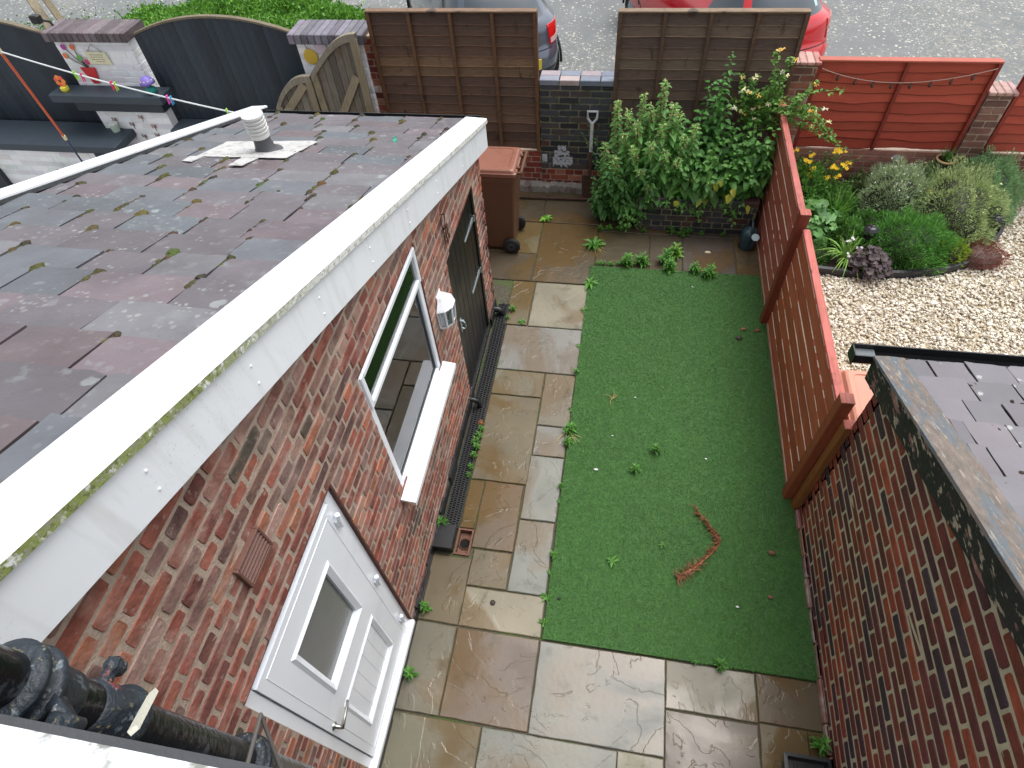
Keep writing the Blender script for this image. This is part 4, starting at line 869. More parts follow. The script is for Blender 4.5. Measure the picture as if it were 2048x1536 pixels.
PBR = [((94, 70, 55), 5), ((104, 79, 61), 4), ((82, 61, 48), 3), ((110, 84, 63), 2)]
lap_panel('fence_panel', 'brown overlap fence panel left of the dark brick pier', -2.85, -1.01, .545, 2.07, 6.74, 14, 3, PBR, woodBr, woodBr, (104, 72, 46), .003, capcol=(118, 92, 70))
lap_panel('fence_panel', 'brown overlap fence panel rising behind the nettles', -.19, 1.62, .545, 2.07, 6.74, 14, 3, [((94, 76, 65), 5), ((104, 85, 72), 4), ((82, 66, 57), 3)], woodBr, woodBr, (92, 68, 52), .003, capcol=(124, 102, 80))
PRD = [((166, 68, 48), 5), ((174, 74, 54), 4), ((158, 62, 44), 3)]
wall_block('boundary_pier', 'red brick pier between the brown and red fence panels', 'pier', 1.63, 1.875, 6.85, .2, 0, 1.53, [((150, 98, 80), 5), ((130, 80, 66), 4), ((110, 74, 64), 2)], mortarL, brickB, header=0, cap=[((186, 140, 128), 4), ((170, 112, 100), 2)], capz=.035, topn='painted_cap')
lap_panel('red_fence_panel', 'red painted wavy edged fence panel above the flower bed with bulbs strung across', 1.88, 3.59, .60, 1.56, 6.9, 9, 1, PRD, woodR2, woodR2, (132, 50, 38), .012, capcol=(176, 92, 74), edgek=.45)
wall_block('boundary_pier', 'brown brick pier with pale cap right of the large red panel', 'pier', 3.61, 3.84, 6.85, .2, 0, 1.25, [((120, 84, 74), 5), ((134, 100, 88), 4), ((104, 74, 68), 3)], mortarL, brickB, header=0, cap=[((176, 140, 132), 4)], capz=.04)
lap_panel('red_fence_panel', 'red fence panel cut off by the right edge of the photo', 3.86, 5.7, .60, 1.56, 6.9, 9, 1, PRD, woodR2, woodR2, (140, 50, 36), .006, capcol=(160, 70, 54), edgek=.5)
wall_block('low_boundary_wall', 'low pinkish brick wall under the large red fence panel', 'wall', 1.88, 3.605, 6.88, .2, 0, .59, [((170, 118, 104), 5), ((150, 100, 88), 4), ((188, 136, 120), 2)], mortarL, brickB, sides=False)
wall_block('low_boundary_wall', 'low red brick wall at the far right above the gravel', 'wall', 3.845, 5.8, 6.88, .2, 0, .59, [((134, 76, 62), 5), ((120, 66, 56), 4), ((150, 92, 78), 2)], mortarL, brickB, sides=False)
# festoon bulbs
t = thing('string_lights', 'thin cord of small unlit bulbs sagging across the red fence panel', 'string lights', (2.7, 6.83, 1.4))
cp = lambda u: (1.92 + 1.63 * u, 6.835, 1.50 + .02 * u - .62 * u * (1 - u) * (1 - .15 * u))
mb = MB(); mb.tube([cp(k / 24) for k in range(25)], .0045, 5); mb.build('cord', mat('pale_cord', (176, 152, 140), .7, .05), t)
for k in range(1, 9):
    x, y, z = cp(k / 9); mb = MB(); mb.lathe((x, y, z), [(.008, 0), (.009, -.018), (.015, -.03), (.017, -.05), (.010, -.062), (.001, -.066)], 8); mb.build('bulb', mat('smoky_bulb', (84, 66, 62), .2, .1), t, True)

# ---- slatted red fence between the gardens
fx = 1.575
def post(lab, x, y, z, s, c, m_=woodRd, grp=None):
    t = thing('fence_post', lab, 'fence post', (x, y, 0)); mb = MB(); mb.bbox(x - s / 2, x + s / 2, y - s / 2, y + s / 2, -.02, z - .004, .005, s2l(c)); mb.build('shaft', m_, t)
    mb = MB(); mb.bbox(x - s / 2 - .001, x + s / 2 + .001, y - s / 2 - .001, y + s / 2 + .001, z - .004, z + .002, .002, s2l((176, 96, 80))); mb.build('end_grain', m_, t)
    return t
post('reddish brown fence post nearest the camera beside the right brick wall', 1.565, 2.66, 1.325, .085, (142, 72, 46))
post('middle post of the slatted red fence, leaning across the boards', 1.545, 4.63, 1.325, .085, (122, 52, 36))
post('far post of the slatted red fence tucked behind the honeysuckle', 1.565, 6.55, 1.26, .085, (140, 62, 48))
post('shorter orange brown timber post wedged against the corner of the dark brick wall', 1.62, 2.565, 1.17, .075, (136, 84, 42), mat('raw_timber', (255, 255, 255), .6, .25, 8, .3, 60, attr=True, stretch=(8, 8, 1)))
def slat_panel(lab, y0, y1, z1, cap, cols):
    t = thing('slatted_panel', lab, 'fence panel', (fx, (y0 + y1) / 2, 0)); nb = 7; p = (z1 - .05) / nb; rnd = random.Random(lab)
    for i in range(nb):
        z0 = .045 + i * p; mb = MB(); K = 26; rows = []; cc = s2l(rnd.choice(cols)); kk = rnd.uniform(.9, 1.08); ph = rnd.uniform(0, 6)
        for k in range(K + 1):
            y = y0 + (y1 - y0) * k / K; wv = .003 * math.sin(y * 4 + ph) + rnd.uniform(-.002, .002); wv2 = .003 * math.sin(y * 5 + ph * 2) + rnd.uniform(-.002, .002)
            rows.append([(fx - .008, y, z0 + wv), (fx - .012, y, z0 + .003 + wv), (fx - .010, y, z0 + p - .018 + wv2), (fx - .001, y, z0 + p - .009 + wv2), (fx + .006, y, z0 + p - .007 + wv2), (fx + .004, y, z0 + wv)])
        n0 = len(mb.f); mb.grid(rows, tuple(q * kk for q in cc), True)
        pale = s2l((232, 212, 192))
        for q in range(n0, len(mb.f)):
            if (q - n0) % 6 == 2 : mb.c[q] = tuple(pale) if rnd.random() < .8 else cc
        mb.build('slat', woodRd, t)
    for y in (y0 + .03, (y0 + y1) / 2, y1 - .03):
        mb = MB(); mb.bbox(fx + .007, fx + .035, y - .02, y + .02, .02, z1, .003, s2l((150, 78, 62))); mb.build('batten', woodRd, t)
    mb = MB(); mb.bbox(fx - .018, fx + .042, y0, y1, z1 + .001, z1 + .024, .004, s2l(cap)); mb.build('top_rail', woodRd, t)
    mb = MB(); mb.bbox(fx - .02, fx + .02, y0, y1, .002, .034, .004, s2l((150, 110, 92))); mb.bbox(fx - .012, fx + .018, y0, y1, .0345, .043, .002, s2l((226, 206, 186))); mb.build('gravel_board', woodRd, t)
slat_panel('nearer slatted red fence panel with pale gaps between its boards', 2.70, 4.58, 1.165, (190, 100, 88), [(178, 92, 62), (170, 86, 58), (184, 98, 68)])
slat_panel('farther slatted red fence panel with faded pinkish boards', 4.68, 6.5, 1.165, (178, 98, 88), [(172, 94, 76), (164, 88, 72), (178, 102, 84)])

# ================================================================ LEFT NEIGHBOUR
PDK = [((44, 54, 64), 5), ((48, 58, 68), 4), ((40, 49, 58), 3)]
def arch_fence(lab, x0, x1, top, y=6.79):
    t = thing('arched_fence_panel', lab, 'fence panel', ((x0 + x1) / 2, y, 0)); mb = MB(); x = x0
    while x < x1 - .01:
        w_ = .098; a, b = x, min(x + w_ - .012, x1); c = pick(PDK, .05); za, zb_ = top(a), top(b)
        mb.hexa([(a, y - .034, .02), (b + .004, y - .006, .02), (b + .004, y + .006, .02), (a, y + .006, .02), (a, y - .034, za), (b + .004, y - .006, zb_), (b + .004, y + .006, zb_), (a, y + .006, za)], c); x += w_
    mb.box(x0, x1, y + .012, y + .02, .02, min(top(x0), top(x1)) - .02, s2l((30, 38, 46))); mb.build('feather_boards', darkF, t)  # darker backing sheet added so the gaps between boards read as shadow
    mb = MB(); K = 20; xs = [x0 + (x1 - x0) * k / K for k in range(K + 1)]
    mb.grid([[(x, y - .035, top(x)), (x, y - .035, top(x) + .022), (x, y + .02, top(x) + .022), (x, y + .02, top(x))] for x in xs], s2l((122, 112, 92)), True); mb.build('arched_rail', woodGr, t)
arch_fence('dark arched board fence between the two white brick piers', -5.78, -3.72, lambda x: 1.80 + .19 * max(0, 1 - ((x + 4.75) / 1.03) ** 2))
arch_fence('dark arched board fence at the top left corner beyond the washing line', -10.2, -6.86, lambda x: 1.72 + .30 * max(0, 1 - ((x + 8.4) / 1.65) ** 2) if x > -8.4 else 2.02)
def white_pier(lab, x0, x1, z0, capc, y=6.70):
    t = thing('white_brick_pier', lab, 'pier', ((x0 + x1) / 2, y, 0))
    mb = MB(); mb.box(x0, x1, y, y + .3, 0, 1.77, (.92, .92, .92)); mb.build('core', whitePt, t)
    mb = MB(); bricks(mb, (0, y, 0), (1, 0, 0), (0, 0, 1), (0, -1, 0), x0, x1, z0, 1.77, PAL_W, header=0, depth=.005, gap=.006); bricks(mb, (x1, 0, 0), (0, 1, 0), (0, 0, 1), (1, 0, 0), y, y + .3, z0, 1.77, PAL_W, header=0, depth=.005, gap=.006); mb.build('painted_bricks', whitePt, t)
    mb = MB(); x = x0 - .05
    while x < x1 + .03:
        mb.bbox(x + .004, min(x + .076, x1 + .06), y - .07, y + .33, 1.772, 1.875, .006, pick(capc, .1)); x += .08
    mb.box(x0 - .045, x1 + .05, y - .06, y + .32, 1.770, 1.86, s2l((84, 80, 76))); mb.build('brick_cap', brickB, t); return t
CAPC = [((96, 84, 88), 5), ((112, 100, 104), 3), ((84, 74, 78), 3)]
white_pier('white painted brick pier with a sign and a metal flowerpot on it', -6.85, -5.86, 1.2, CAPC)
white_pier('white painted brick pier with yellow and pink discs behind the grey gate', -3.74, -2.96, .6, [((116, 112, 122), 4), ((100, 96, 106), 3)])
# dark ledge on the first pier, lower pier, planter bench
t = thing('mantel_ledge', 'thick dark ledge jutting out across the front of the white pier', 'ledge', (-6.35, 6.55, 1.1))
mb = MB(); mb.bbox(-7.12, -5.58, 6.42, 6.69, 1.14, 1.24, .008, s2l((56, 66, 76))); mb.build('ledge_slab', darkF, t)
mb = MB(); mb.bbox(-6.9, -5.68, 6.5, 6.69, 1.0, 1.137, .006, s2l((44, 52, 62))); mb.build('corbel', darkF, t)
t = thing('lower_white_wall', 'pale painted wall below the dark ledge with metal insects on it', 'wall', (-6.2, 6.6, 0))
mb = MB(); mb.box(-6.72, -5.72, 6.565, 6.69, 0, .998, (.9, .9, .92)); mb.build('core', whitePt, t); mb = MB(); bricks(mb, (0, 6.565, 0), (1, 0, 0), (0, 0, 1), (0, -1, 0), -6.72, -5.72, 0, .99, PAL_W, header=0, depth=.003, gap=.005); mb.build('painted_bricks', whitePt, t)
rnd = random.Random(8)
for i, (ix, iz) in enumerate([(-6.5, .86), (-6.28, .80), (-6.1, .90), (-5.98, .78), (-6.34, .66), (-6.2, .64), (-6.0, .66), (-6.22, .50), (-6.3, .44), (-5.84, .62)]):
    mb = MB(); c = s2l(rnd.choice([(112, 74, 66), (128, 88, 78), (96, 70, 66), (140, 100, 90)])); s = .055; y = 6.553
    mb.tube([(ix, y, iz - s), (ix + .004, y, iz + s * .4)], [.003, .007], 6, c)
    for sg in (-1, 1):
        for dz in (.35, -.1): mb.prism([(ix, y, iz + s * dz), (ix + sg * s * .6, y - .01, iz + s * (dz + .35)), (ix + sg * s * .65, y - .01, iz + s * (dz + .05))], (0, .003, 0), c)
    o = mb.build('metal_insect', mat('painted_metal', (255, 255, 255), .5, .1, attr=True), None, origin=(ix, y, iz)); tag(o, 'small rusty metal dragonfly ornament on the pale wall, ' + ['at the upper left', 'in the upper middle', 'highest, under the ledge', 'at the upper right', 'at the centre left', 'in the very centre', 'at the centre right', 'at the lower middle', 'lowest of them all', 'nearest the right edge'][i], 'ornament', 'metal insects on the pale wall')
t = thing('planter_bench', 'long dark topped bench with pale front below the corner fence', 'bench', (-8, 6.4, 0))
mb = MB(); mb.bbox(-10, -6.32, 6.12, 6.69, .64, .74, .008, s2l((52, 62, 72))); mb.build('bench_top', darkF, t)
mb = MB(); mb.box(-10, -6.75, 6.2, 6.5, 0, .635, (.9, .9, .92)); bricks(mb, (0, 6.2, 0), (1, 0, 0), (0, 0, 1), (0, -1, 0), -10, -6.75, 0, .63, PAL_W, header=0, depth=.003, gap=.005); mb.build('pale_front', whitePt, t)
for x in (-8.5, -6.6): mb = MB(); mb.bbox(x - .1, x + .1, 6.13, 6.24, 0, .637, .008, s2l((40, 48, 58))); mb.build('upright', darkF, t)
t = thing('corner_ledge', 'low dark ledge at the foot of the fence between the white piers', 'ledge', (-4.8, 6.6, 0))
mb = MB(); mb.bbox(-5.70, -3.8, 6.45, 6.75, .72, .80, .008, s2l((56, 66, 76))); mb.bbox(-5.68, -3.82, 6.5, 6.74, 0, .717, .006, s2l((40, 48, 58))); mb.build('ledge_body', darkF, t)
pm = mat('painted_metal', (255, 255, 255), .5, .1, attr=True)
# ornaments
t = thing('metal_flowerpot', 'red metal flowerpot ornament with coloured flowers fixed to the white pier', 'ornament', (-6.6, 6.68, 1.45)); y = 6.685
mb = MB(); mb.prism([(-6.61, y, 1.27), (-6.53, y, 1.27), (-6.475, y, 1.46), (-6.68, y, 1.46)], (0, -.012, 0), s2l((196, 40, 48))); mb.build('pot', pm, t)
for (x, z, c) in [(-6.74, 1.70, (170, 60, 150)), (-6.62, 1.70, (226, 110, 60)), (-6.78, 1.60, (226, 130, 70)), (-6.60, 1.58, (110, 170, 80)), (-6.53, 1.53, (196, 60, 110))]:
    mb = MB(); mb.tube([(-6.57, y - .004, 1.46), ((x - 6.57) / 2 - .01, y - .008, (z + 1.46) / 2), (x, y - .008, z)], .005, 6, s2l((40, 60, 44))); mb.build('flower_stem', pm, t)
    mb = MB(); mb.lathe((x, y - .014, z), [(.001, -.004), (.03, -.004), (.034, 0), (.03, .004), (.001, .005)], 9, 'y', s2l(c)); mb.build('flower_head', pm, t)
t = thing('hanging_plaque', 'small cream plaque hung on cord on the white pier', 'plaque', (-6.3, 6.68, 1.6))
mb = MB(); mb.prism([(-6.50, y, 1.51), (-6.20, y, 1.50), (-6.22, y, 1.64), (-6.49, y, 1.65)], (0, -.012, 0), s2l((222, 216, 184))); mb.build('board', pm, t)
mb = MB(); mb.tube([(-6.45, y - .004, 1.65), (-6.36, y - .004, 1.73), (-6.26, y - .004, 1.64)], .003, 5, s2l((120, 110, 90))); mb.build('cord', pm, t)
mb = MB()
for k in range(4):
    z = 1.615 - k * .026; x = -6.44 + (.05 if k == 3 else 0)
    while x < -6.26 - (.03 if k % 2 else 0): w_ = random.uniform(.015, .04); mb.box(x, x + w_, y - .0145, y - .0125, z - .003, z + .003, s2l((110, 116, 90))); x += w_ + .01
mb.build('faded_lettering', pm, t)
t = thing('toadstool_ornament', 'toadstool ornament with purple cap and teal base on the dark ledge', 'ornament', (-5.72, 6.52, 1.24)); c = (-5.72, 6.52, 1.24)
mb = MB(); mb.lathe(c, [(.04, 0), (.062, .02), (.06, .06), (.03, .085)], 12, 'z', s2l((26, 140, 128))); mb.build('base', pm, t, True)
mb = MB(); mb.lathe(c, [(.022, .08), (.02, .13), (.09, .125), (.085, .15), (.05, .19), (.001, .21)], 14, 'z', s2l((128, 112, 196))); mb.build('cap', pm, t, True)
mb = MB()
for k in range(9): a = k * .7; mb.lathe((c[0] + .07 * math.cos(a), c[1] + .07 * math.sin(a), c[2] + .162), [(.011, -.004), (.010, .004), (.001, .007)], 6, 'z', s2l((232, 214, 160)))
mb.build('cap_spots', pm, t)
t = thing('flower_ornament', 'orange and yellow flower ornament on the left end of the dark ledge', 'ornament', (-6.95, 6.53, 1.24)); c = (-6.93, 6.53, 1.24)
mb = MB(); mb.lathe(c, [(.04, 0), (.05, .02), (.048, .05), (.03, .06)], 12, 'z', s2l((216, 206, 70))); mb.build('base', pm, t)
for k in range(7): a = k * .9; mb = MB(); mb.lathe((c[0] + .045 * math.cos(a), c[1], c[2] + .12 + .045 * math.sin(a)), [(.001, -.008), (.028, -.006), (.03, 0), (.001, .006)], 8, 'y', s2l((240, 96, 70) if k % 2 else (240, 140, 60))); mb.build('petal', pm, t)
for x, z, r_, c, lb in [(-3.60, 1.62, .085, (206, 172, 56), 'yellow disc ornament on the white pier behind the gate'), (-3.45, 1.72, .075, (206, 186, 196), 'pale pink disc ornament above the yellow one behind the gate')]:
    t = thing('disc_ornament', lb, 'ornament', (x, 6.68, z)); mb = MB(); mb.lathe((x, 6.684, z), [(.001, -.012), (r_ * .9, -.010), (r_, -.004), (r_, 0)], 20, 'y', s2l(c)); mb.build('disc', pm, t)
    mb = MB(); mb.tube([(x - .01, 6.68, z + r_), (x - .03, 6.675, z + r_ + .05), (x - .06, 6.675, z + r_ + .07)], .004, 5, s2l((90, 84, 80))); mb.build('stalk', pm, t)
t = thing('small_tub', 'small white and green tub at the right end of the dark bench', 'tub', (-6.55, 6.45, .74)); c = (-6.52, 6.5, .74)
mb = MB(); mb.lathe(c, [(.045, 0), (.055, .09), (.058, .095)], 14, 'z', s2l((196, 214, 196))); mb.build('tub_body', pm, t); mb = MB(); mb.lathe(c, [(.059, .096), (.059, .108), (.001, .109)], 14, 'z', s2l((226, 232, 226))); mb.build('lid', pm, t)
# grey weathered gate, two leaves
def gate(lab, x0, x1, top, y, brace):
    t = thing('wooden_gate', lab, 'gate', ((x0 + x1) / 2, y, 0)); mb = MB(); x = x0; rnd = random.Random(lab)
    while x < x1 - .02:
        w_ = .085; b = min(x + w_, x1); c = pick([((128, 121, 106), 4), ((112, 106, 94), 3), ((146, 138, 122), 2), ((96, 90, 80), 2)], .1)
        mb.hexa([(x + .003, y, .05), (b - .003, y, .05), (b - .003, y + .018, .05), (x + .003, y + .018, .05), (x + .003, y, top(x) - .01), (b - .003, y, top(b) - .01), (b - .003, y + .018, top(b) - .01), (x + .003, y + .018, top(x) - .01)], c); x += w_
    mb.build('boards', woodGr, t)
    mb = MB(); K = 14; xs = [x0 + (x1 - x0) * k / K for k in range(K + 1)]; cc = s2l((142, 134, 118))
    mb.grid([[(x, y - .03, top(x) - .075), (x, y - .03, top(x)), (x, y + .03, top(x) + .0), (x, y + .03, top(x) - .075)] for x in xs], cc, True); mb.build('curved_rail', woodGr, t)
    for x in (x0 + .04, x1 - .04): mb = MB(); mb.bbox(x - .04, x + .04, y - .028, y - .001, .05, top(x) - .05, .004, s2l((140, 128, 104))); mb.build('stile', woodGr, t)
    mb = MB(); mb.beam(*brace, .085, .025, up=(0, -1, 0), col=s2l((150, 138, 114))); mb.build('brace', woodGr, t)
gate('low leaf of the weathered grey gate with rounded top by the slate roof', -4.13, -3.58, lambda x: 1.50 - .38 * max(0, (-3.62 - x) / .51) ** 2.2, 6.5, ((-4.08, 6.482, 1.0), (-3.68, 6.482, 1.40)))
gate('tall leaf of the weathered grey gate sweeping up to the brown panel', -3.56, -2.92, lambda x: 1.52 + .43 * math.sin(min(1, max(0, (x + 3.56) / .62)) * math.pi / 2), 6.5, ((-3.45, 6.482, .85), (-3.02, 6.482, 1.5)))
t = wall_block('gate_pier', 'narrow red brick gate pier with flaking whitewash', 'pier', -3.0, -2.862, 6.74, .2, 0, 1.82, PAL_RB + [((206, 196, 188), 4)], mortarL, brickB, header=0)
# washing line, prop, pegs
lt = V(-5.966, 5.194, 2.3); le = V(-3.36, 4.72, 2.0)
t = thing('washing_line', 'pale washing line stretched from the orange prop to the slate roof', 'washing line', tuple(lt))
lp = lambda u: lt.lerp(le, u) + V(0, 0, -.10 * 4 * u * (1 - u) * .35)
mb = MB(); mb.tube([V(-9.5, 5.9, 2.62), lt] + [lp(k / 12) for k in range(1, 13)], .007, 6); mb.build('line', mat('pale_line', (206, 212, 212), .5, .05), t)
t = thing('line_prop', 'leaning clothes prop, orange above and navy below', 'clothes prop', (-6.7, 5.95, 0))
a_, b_, c_ = V(-5.966, 5.194, 2.32), V(-6.52, 5.74, 1.09), V(-7.0, 6.2, .02)
mb = MB(); mb.tube([a_, b_], .013, 8); mb.build('upper_pole', mat('orange_pole', (206, 84, 36), .4, .05), t)
mb = MB(); mb.tube([b_, c_], .011, 8); mb.build('lower_pole', mat('navy_pole', (38, 48, 92), .4, .05), t)
for p in (a_, b_): mb = MB(); mb.tube([p + (a_ - c_).normalized() * .03, p - (a_ - c_).normalized() * .04], .019, 8); mb.build('collar', mat('cream_plastic', (226, 214, 170), .5, .05), t)
for u, c, lb, lean in [(.315, (150, 214, 60), 'lime green peg at the left of the washing line', -.3), (.345, (230, 60, 120), 'pink peg beside the leftmost green peg on the line', .4), (.47, (226, 50, 110), 'pink peg halfway along the line above the red flowerpot', .2), (.485, (170, 220, 70), 'lime peg touching the middle pink peg', .5), (.70, (236, 80, 170), 'bright pink peg beside the blue one on the line', .3), (.715, (60, 170, 220), 'sky blue peg on the washing line', .5), (.94, (170, 224, 90), 'lone lime green peg nearest the slate roof', -.1)]:
    p = lp(u); o = MB(); d = V(lean * .3, 0, 1).normalized()
    o.beam(p + d * .022 + V(0, .006, 0), p - d * .055 + V(.004, .012, 0), .011, .009, col=s2l(c)); o.beam(p + d * .022 - V(0, .006, 0), p - d * .055 - V(-.004, .012, 0), .011, .009, col=s2l(c)); o.tube([p + V(-.006, 0, -.012), p + V(.006, 0, -.012)], .005, 6, s2l((170, 170, 170)))
    q = o.build('clothes_peg', pm, None, origin=tuple(p)); tag(q, lb, 'peg', 'pegs on the washing line')
t = thing('squeegee', 'black floor squeegee head leaning on the pale front of the bench', 'squeegee', (-7.2, 6.15, .3))
mb = MB(); mb.beam((-7.42, 6.12, .36), (-7.06, 6.12, .38), .03, .035); mb.build('head', blackM, t); mb = MB(); mb.tube([(-7.22, 6.12, .37), (-7.2, 6.10, .22), (-7.2, 6.06, .03)], .014, 8); mb.build('neck', blackM, t)

# ================================================================ VERGE, POSTS BEYOND
n = 34000; th = RNG.uniform(0, 6.28, n); rr_ = np.sqrt(RNG.random(n)); cx, cy = -7.3, 10.9
x = cx + 2.75 * rr_ * np.cos(th) + RNG.normal(0, .1, n); y = cy + 1.35 * rr_ * np.sin(th) + (x - cx) * .12 + RNG.normal(0, .08, n)
hh = .55 * (1 - rr_ ** 2) ** .6 * (1 + .35 * np.sin(x * 3.3) * np.sin(y * 4.1)); z = RNG.uniform(.35, 1, n) * hh
d = rdirs(n, 1.2); leaves('verge_weeds', np.stack([x, y, z], 1), d, RNG.normal(size=(n, 3)), RNG.uniform(.04, .10, n), RNG.uniform(.02, .05, n), lcols(n, (104, 152, 48), (66, 112, 40)), None)
tag(bpy.data.objects['verge_weeds'], 'bright green weeds and long grass beyond the arched fence', 'weeds', kind='stuff')
n = 3500; x = RNG.normal(-10.4, 1.0, n); y = RNG.normal(10.6, .6, n); z = RNG.uniform(-.03, .12, n)
leaves('verge_ivy', np.stack([x, y, z], 1), rdirs(n, .5), RNG.normal(size=(n, 3)), RNG.uniform(.03, .06, n), RNG.uniform(.03, .05, n), lcols(n, (92, 128, 62), (60, 92, 46)), None)
tag(bpy.data.objects['verge_ivy'], 'thin creeping ivy on the gravelly ground at top left', 'ivy', kind='stuff')
t = thing('leaning_post', 'pale weathered timber post with a prop beyond the white pier', 'post', (-8.4, 8.3, 0))
mb = MB(); mb.beam((-8.0, 8.0, 0), (-8.75, 8.6, 1.75), .12, .10, col=s2l((168, 156, 132))); mb.build('post', woodGr, t)
mb = MB(); mb.beam((-7.6, 8.0, 0), (-8.45, 8.55, 1.6), .09, .04, col=s2l((140, 128, 104))); mb.build('prop', woodGr, t)

# ================================================================ CARS
def car(lab, paint, loc, yaw, W, H, tailcol, extra=None):
    t = thing('parked_car', lab, 'car', loc); t.rotation_euler = (0, 0, R(yaw)); Lc = 4.0; o = V(*loc)
    tab = [(.20, .14, 3.78, .72), (.28, .05, 3.9, .83), (.42, .0, 3.96, .86), (.56, .0, 3.97, .87), (.63, .06, 3.95, .87), (.72, .09, 3.90, .865), (.80, .10, 3.72, .855), (.88, .12, 3.25, .84), (.95, .15, 2.92, .82), (1.0, .19, 2.78, .79), (1.12, .29, 2.5, .735), (1.26, .42, 2.15, .67), (1.36, .54, 1.9, .61), (1.41, .70, 1.7, .54), (1.44, 1.0, 1.45, .36), (1.445, 1.15, 1.3, .1)]
    tab = [(z * H / 1.445, a, b, c * W / 1.72) for z, a, b, c in tab]
    def S(th, k, off=0):
        k0 = int(min(k, len(tab) - 2)); f_ = k - k0; z, yr, yf_, hw = [tab[k0][i] * (1 - f_) + tab[k0 + 1][i] * f_ for i in range(4)]
        n_ = 5.5 if k < 9 else 3.6; c_, s_ = math.cos(th), math.sin(th); hy = (yf_ - yr) / 2
        # make both ends rounder in plan: bow the rear and front
        xx = hw * math.copysign(abs(c_) ** (2 / n_), c_); yy = (yr + yf_) / 2 + hy * math.copysign(abs(s_) ** (2 / n_), s_); yy += (.10 if s_ < 0 else -.16) * (xx / hw) ** 2 * abs(s_)
        return V(xx * (1 + off / max(hw, .3)), yy + off * math.copysign(1, s_) * (1 if abs(s_) > .5 else 0), z)
    NT = 96; glass = (9, 12); P_ = mat('car_paint_' + ('red' if paint[0] > 150 else 'grey'), paint, .18, .03, 3, metal=0 if paint[0] > 150 else .35, coat=1.0, spec=.6)
    TH = [2 * math.pi * i / NT for i in range(NT)]
    mb = MB(); inset = MB()
    def isglass(i, k):
        if not glass[0] <= k < glass[1]: return False
        a = math.degrees(TH[i] + math.pi / NT) % 360
        for p in (49, 131, 229, 311): 
            if abs(a - p) < 5.5: return False
        if abs(a - 356) < 2.2 or abs(a - 184) < 2.2: return False
        return True
    for k in range(len(tab) - 1):
        for i in range(NT):
            j = (i + 1) % NT; q = [S(TH[i], k), S(TH[j], k), S(TH[j], k + 1), S(TH[i], k + 1)]
            g = isglass(i, k); mb.mi = 1 if g else (2 if k < 1 else 0); mb.poly(q)
    mb.poly([S(a, len(tab) - 1) for a in TH]); 
    # weld & smooth
    v = np.array([tuple(p) for p in mb.v]); key = {}; idx = []; nv = []
    for p in v:
        h_ = (round(p[0], 4), round(p[1], 4), round(p[2], 4))
        if h_ not in key: key[h_] = len(nv); nv.append(p)
        idx.append(key[h_])
    fs = [tuple(idx[i] for i in f) for f in mb.f]
    def add(name, vv, ff, mats, mi=None, smooth=True, par=None):
        me = bpy.data.meshes.new(name); me.from_pydata([tuple(p) for p in vv], [], ff); ob_ = bpy.data.objects.new(name, me); COL.objects.link(ob_); ob_.parent = par or t
        for q in mats: me.materials.append(q)
        if mi: me.polygons.foreach_set('material_index', mi)
        if smooth: me.polygons.foreach_set('use_smooth', [True] * len(ff))
        me.update(); return ob_
    body = add('body', nv, fs, [P_, carglass, blackM], mb.m)
    def band(name, th0, th1, k0, k1, off, m_, nth=14, nk=6, par=None):
        rows = []
        for a in range(nk + 1):
            kk = k0 + (k1 - k0) * a / nk; rows.append([S(R(th0 + (th1 - th0) * b / nth), kk, off) for b in range(nth + 1)])
        inner = [[S(R(th0 + (th1 - th0) * b / nth), k0 + (k1 - k0) * a / nk, -.004) for b in range(nth + 1)] for a in range(nk + 1)]
        m2 = MB(); m2.grid(rows)
        for e in ((rows[0], inner[0]), (rows[-1], inner[-1]), ([r[0] for r in rows], [r[0] for r in inner]), ([r[-1] for r in rows], [r[-1] for r in inner])): m2.grid(list(e))
        return add(name, m2.v, m2.f, [m_], None, False, par)
    lamp = mat('tail_lamp_red', tailcol, .12, .1, 30, coat=1, spec=.8); lampw = mat('tail_lamp_clear', (196, 176, 176), .15, .05, coat=1)
    for a0, a1 in ((291, 326), (249, 214)):
        L_ = band('tail_light', a0, a1, 4.6, 7.6, .010, lamp); band('reversing_lens', a0 + (2 if a1 > a0 else -2), a1 - (4 if a1 > a0 else -4), 4.7, 5.4, .013, lampw, par=L_)
    band('number_plate', 262, 278, 2.0, 3.0, .012, mat('plate_yellow', (226, 196, 60), .4, .03))
    band('rear_bumper_trim', 205, 335, .6, 1.8, .008, blackM, 30)
    band('boot_seam', 244, 296, 4.05, 4.16, .002, mat('seam_black', (14, 14, 15), .7, 0), 30, 1)
    for s in (-1, 1):
        band('side_seam', 180 - s * 90 + 0 if False else (8 if s > 0 else 172), (9 if s > 0 else 171), 1.5, 9, .0015, MC['seam_black'], 1, 8)
        for yy in (.72, 3.18):
            m2 = MB(); m2.tube([(s * (W / 2 - .012), yy + .34 * math.cos(a), .31 + .34 * math.sin(a)) for a in [k * math.pi / 12 for k in range(13)]], .02, 6); add('wheel_arch', m2.v, m2.f, [blackM], None, False)
            m2 = MB(); x0 = s * (W / 2 - .25); x1 = s * (W / 2 - .02); m2.lathe((0, yy, .31), [(.20, x1 - s * .02), (.29, x1), (.31, x1 - s * .03), (.31, x0), (.2, x0)], 28, 'x'); wh = add('wheel', m2.v, m2.f, [tyre])
            m2 = MB(); m2.lathe((0, yy, .31), [(.20, x1 - s * .015), (.19, x1 - s * .03), (.05, x1 - s * .02), (.02, x1 - s * .01)], 28, 'x')
            for q in range(7): a = q * 2 * math.pi / 7; m2.beam((x1 - s * .008, yy, .31), (x1 - s * .008, yy + .19 * math.cos(a), .31 + .19 * math.sin(a)), .03, .012, up=(1, 0, 0))
            add('rim', m2.v, m2.f, [galv], None, False, wh)
